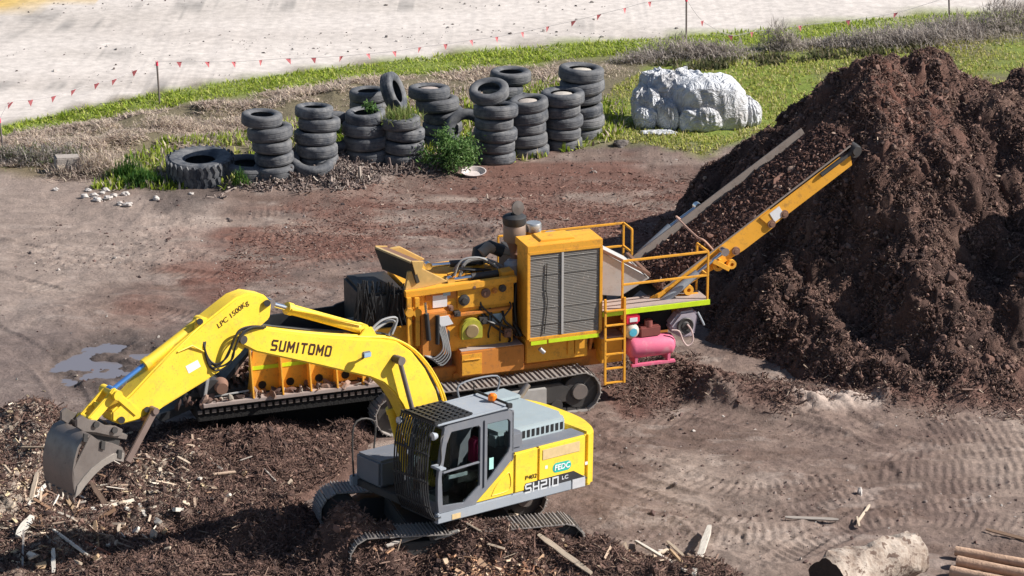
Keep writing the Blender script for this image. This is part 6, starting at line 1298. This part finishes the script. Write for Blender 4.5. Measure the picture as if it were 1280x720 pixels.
# ------------------------------------------------------------------ wood pieces and logs in the foreground
def wood(name, c, c2=None, r=.8):
    m, t, b = nt(name); tc = N(t, 'ShaderNodeTexCoord'); mp = N(t, 'ShaderNodeMapping'); mp.inputs['Scale'].default_value = (2, 22, 22); t.links.new(tc.outputs['Object'], mp.inputs[0])
    g = noise(t, 1.5, 6, .6, mp.outputs[0], 1.0); cc = mix(t, ramp(t, g, .3, .7), c, c2 or tuple(x * .6 for x in c)); t.links.new(cc, b.inputs['Base Color']); b.inputs['Roughness'].default_value = r; bump(t, b, g, .5, .01); MATS[name] = m; return m
wood('pale_wood', (.62, .50, .38)); wood('white_wood', (.72, .66, .58)); wood('brown_wood', (.33, .21, .14)); wood('red_wood', (.38, .14, .08)); wood('grey_wood', (.40, .35, .31)); wood('tan_wood', (.50, .34, .20))
def board(p0, p1, w, mat, label, th=.35, lift=(.04, .04), name='wood_offcut', cat='wood piece', group=None):
    a = on_ground(*p0); b = on_ground(*p1); a.z += lift[0]; b.z += lift[1]; L = (b - a).length; c = (a + b) / 2
    d = (b - a).normalized(); m = MB(); n = 6; vs = []
    side = d.cross(V3(0, 0, 1)).normalized(); up = side.cross(d)
    rl = random.uniform(-.5, .5); s2 = side * cos(rl) + up * sin(rl); u2 = s2.cross(d)
    for i in range(n + 1):
        t = i / n; j = random.uniform(-.06, .06) * w; k = w / 2 * (1 - .35 * (abs(2 * t - 1) ** 6)) * random.uniform(.85, 1.05); cc = V3((t - .5) * L, j, 0)
        vs += [cc + V3(0, k * e, w * th / 2 * f) for e, f in ((-1, -1), (1, -1), (1, 1), (-1, 1))]
    fs = [(i * 4 + k, i * 4 + (k + 1) % 4, i * 4 + 4 + (k + 1) % 4, i * 4 + 4 + k) for i in range(n) for k in range(4)] + [(3, 2, 1, 0), (n * 4, n * 4 + 1, n * 4 + 2, n * 4 + 3)]
    m.add(vs, fs); R = Matrix((d, s2, u2)).transposed().to_4x4(); R.translation = c
    o = m.build(name, MATS[mat], None, R, .004); tag(o, label, cat, group); return o
BW = 'boards thrown on the heap'
L = [((47, 602), (39, 628), .10, 'pale_wood', 'short pale stick standing on the heap below the bucket tip, left one'), ((59, 609), (36, 637), .09, 'white_wood', 'pale stick leaning right of the short stick below the bucket'),
     ((83, 626), (95, 647), .08, 'tan_wood', 'narrow tan stick just right of the bucket teeth'), ((114, 609), (139, 646), .10, 'brown_wood', 'weathered brown batten lying below the curved bucket edge'),
     ((116, 639), (136, 687), .15, 'white_wood', 'largest near-white plank in the middle of the lower left heap'), ((67, 666), (109, 699), .10, 'white_wood', 'white plank under the long red-brown stick'),
     ((67, 663), (138, 696), .06, 'red_wood', 'long thin red-brown stick crossing a white plank'), ((150, 665), (144, 684), .07, 'pale_wood', 'small upright pale stick right of the largest white plank'),
     ((51, 688), (78, 691), .05, 'tan_wood', 'short level tan stick near the lower left corner'), ((67, 692), (67, 722), .08, 'white_wood', 'pale stick running off the lower frame edge'),
     ((41, 651), (22, 674), .17, 'white_wood', 'wide pale slab near the left edge of the heap'), ((30, 674), (28, 722), .045, 'grey_wood', 'thin grey pole standing below the wide pale slab'),
     ((119, 655), (122, 690), .09, 'tan_wood', 'tan strip tucked behind the largest white plank'), ((174, 634), (182, 650), .07, 'white_wood', 'small white chip plank right of centre on the left heap'),
     ((575, 654), (648, 646), .09, 'pale_wood', 'long pale batten lying against the near crawler track'), ((542, 681), (574, 671), .10, 'white_wood', 'short pale split plank below the cab'),
     ((483, 688), (540, 669), .10, 'grey_wood', 'weathered grey board below the front of the near crawler'), ((667, 655), (707, 687), .10, 'tan_wood', 'tan board sloping down beside the rear idler'),
     ((673, 672), (739, 722), .11, 'pale_wood', 'long pale board running to the lower frame edge, below the idler'), ((583, 660), (602, 668), .08, 'pale_wood', 'stub of pale wood under the long batten'),
     ((795, 681), (857, 718), .11, 'white_wood', 'long pale lath leaning right on the lower edge heap'), ((834, 681), (854, 698), .07, 'pale_wood', 'small pale lath above the crossing laths'),
     ((838, 691), (857, 712), .09, 'tan_wood', 'tan offcut wedged between two crossing laths'), ((887, 667), (867, 722), .13, 'white_wood', 'wide pale plank standing steeply near the lower edge'),
     ((815, 700), (835, 690), .08, 'pale_wood', 'short pale offcut under the long lath'), ((981, 651), (1048, 654), .08, 'grey_wood', 'bleached grey pole lying flat on the tracked mud'),
     ((1232, 666), (1290, 680), .08, 'brown_wood', 'dark stick entering from the right edge above the poles'), ((1087, 636), (1071, 658), .06, 'pale_wood', 'forked pale twig beside the white stone'),
     ((1071, 650), (1074, 662), .05, 'pale_wood', 'tiny side branch of the pale twig above the big log'), ((165, 545), (150, 549), .10, 'pale_wood', 'pale split lump by the right ear of the bucket'),
     ((330, 590), (345, 606), .05, 'grey_wood', 'thin dry stalk on the heap below the boom'), ((300, 580), (315, 575), .05, 'grey_wood', 'grey stalk on the heap below the feed trough'), ((222, 575), (238, 584), .06, 'pale_wood', 'small pale strip on the dark hummock right of the bucket')]
for i, a in enumerate(L):
    steep = a[4].find('stand') > 0 or a[4].find('upright') > 0
    board(a[0], a[1], a[2], a[3], a[4], group=BW, lift=(.16, .03) if steep else (.06, .05))
BL_ = [(150, 632, .1), (197, 657, .10), (205, 668, .12), (192, 674, .12), (170, 667, .09), (142, 636, .08), (232, 632, .09), (222, 642, .13), (120, 700, .11), (98, 707, .09), (40, 700, .1), (305, 594, .07), (363, 606, .07), (286, 625, .09), (52, 712, .12), (14, 640, .1), (160, 640, .08), (128, 664, .08), (210, 690, .07), (250, 600, .07), (330, 655, .06), (90, 600, .08)]
for i, (a, b, s) in enumerate(BL_):
    g = on_ground(a, b); m = MB(); m.prism([(-s, -s * .5), (s * .8, -s * .6), (s, s * .3), (-.1 * s, s * .7), (-s * .8, s * .3)], 2, -s * .3, s * .3); o = m.build('wood_chunk', MATS[['pale_wood', 'white_wood', 'tan_wood'][i % 3]], None, None, .006)
    o.location = g + V3(0, 0, s * .45); o.rotation_euler = (random.uniform(-.7, .7), random.uniform(-.7, .7), random.uniform(0, 6)); tag(o, 'small pale chunk of split wood on the lower left heap', 'wood chunk', 'split chunks on the lower left heap')
# big log
def log_bark():
    m, t, b = nt('log_bark'); n = noise(t, 3, 8, .7); c = mix(t, ramp(t, n, .35, .6), (.20, .14, .105), (.46, .39, .33)); n2 = noise(t, 6, 4, .6); c = mix(t, ramp(t, n2, .55, .62), c, (.13, .085, .065)); t.links.new(c, b.inputs['Base Color']); b.inputs['Roughness'].default_value = .9; bump(t, b, n2, .9, .06); MATS['log_bark'] = m
log_bark(); plain('log_end', (.05, .035, .03), .9, var=.5, bmp=.03); plain('pole_wood', (.50, .33, .23), .85, var=.6, scale=7, bmp=.03); plain('pole_end', (.66, .48, .33), .8)
def log(p0, p1, r0, r1, mat, endm, label, name, cat, zo=0, group=None, rough=.06, seg=32):
    a = on_ground(*p0); b = on_ground(*p1); a.z += r0 * .85 + zo; b.z += r1 * .85 + zo; root = empty(name, loc=a); tag(root, label, cat, group); d = b - a; L = d.length; dn = d.normalized(); s = dn.cross(V3(0, 0, 1)).normalized(); u = s.cross(dn)
    n = 40; V = []; ang = np.linspace(0, 2 * pi, seg, endpoint=False); F_ = []
    for i in range(n + 1):
        t = i / n; r = (r0 + (r1 - r0) * t) * (1 + rough * 1.6 * fbm(np.cos(ang) * 1.2 + seg, np.sin(ang) * 1.2 + t * L * 1.5, .8, 4, int(p0[0]))) 
        for k, q in enumerate(ang): V.append((d * t + (s * cos(q) + u * sin(q)) * r[k])[:])
    F_ = [(i * seg + k, i * seg + (k + 1) % seg, (i + 1) * seg + (k + 1) % seg, (i + 1) * seg + k) for i in range(n) for k in range(seg)]
    m = MB(); m.add(V, F_, True); m.build('bark', MATS[mat], root)
    for e, base_, sg in (('cut_end', 0, -1), ('cut_end', n * seg, 1)):
        m = MB(); c = Vector(V[base_]) * 0 + (d * (0 if base_ == 0 else 1)) - dn * sg * .01; m.add([c] + [Vector(v) - dn * sg * .0 for v in V[base_:base_ + seg]], [(0, 1 + k, 1 + (k + 1) % seg) for k in range(seg)]); m.build('cut_end', MATS[endm], root)
log((1034, 758), (1140, 714), .50, .40, 'log_bark', 'log_end', 'massive peeling log with dark cut end at the lower frame edge', 'tree_log', 'log', rough=.16)
log((1194, 698), (1330, 722), .095, .085, 'pole_wood', 'pole_end', 'farthest of the peeled poles lying in the lower right corner', 'peeled_pole', 'pole', .06, 'peeled poles lying in the corner', .05, 16)
log((1196, 709), (1330, 734), .10, .09, 'pole_wood', 'pole_end', 'middle one of the peeled poles lying in the lower right corner', 'peeled_pole', 'pole', .03, 'peeled poles lying in the corner', .05, 16)
log((1188, 721), (1330, 748), .11, .10, 'pole_wood', 'pole_end', 'nearest of the peeled poles, cut by the lower frame edge', 'peeled_pole', 'pole', .0, 'peeled poles lying in the corner', .05, 16)
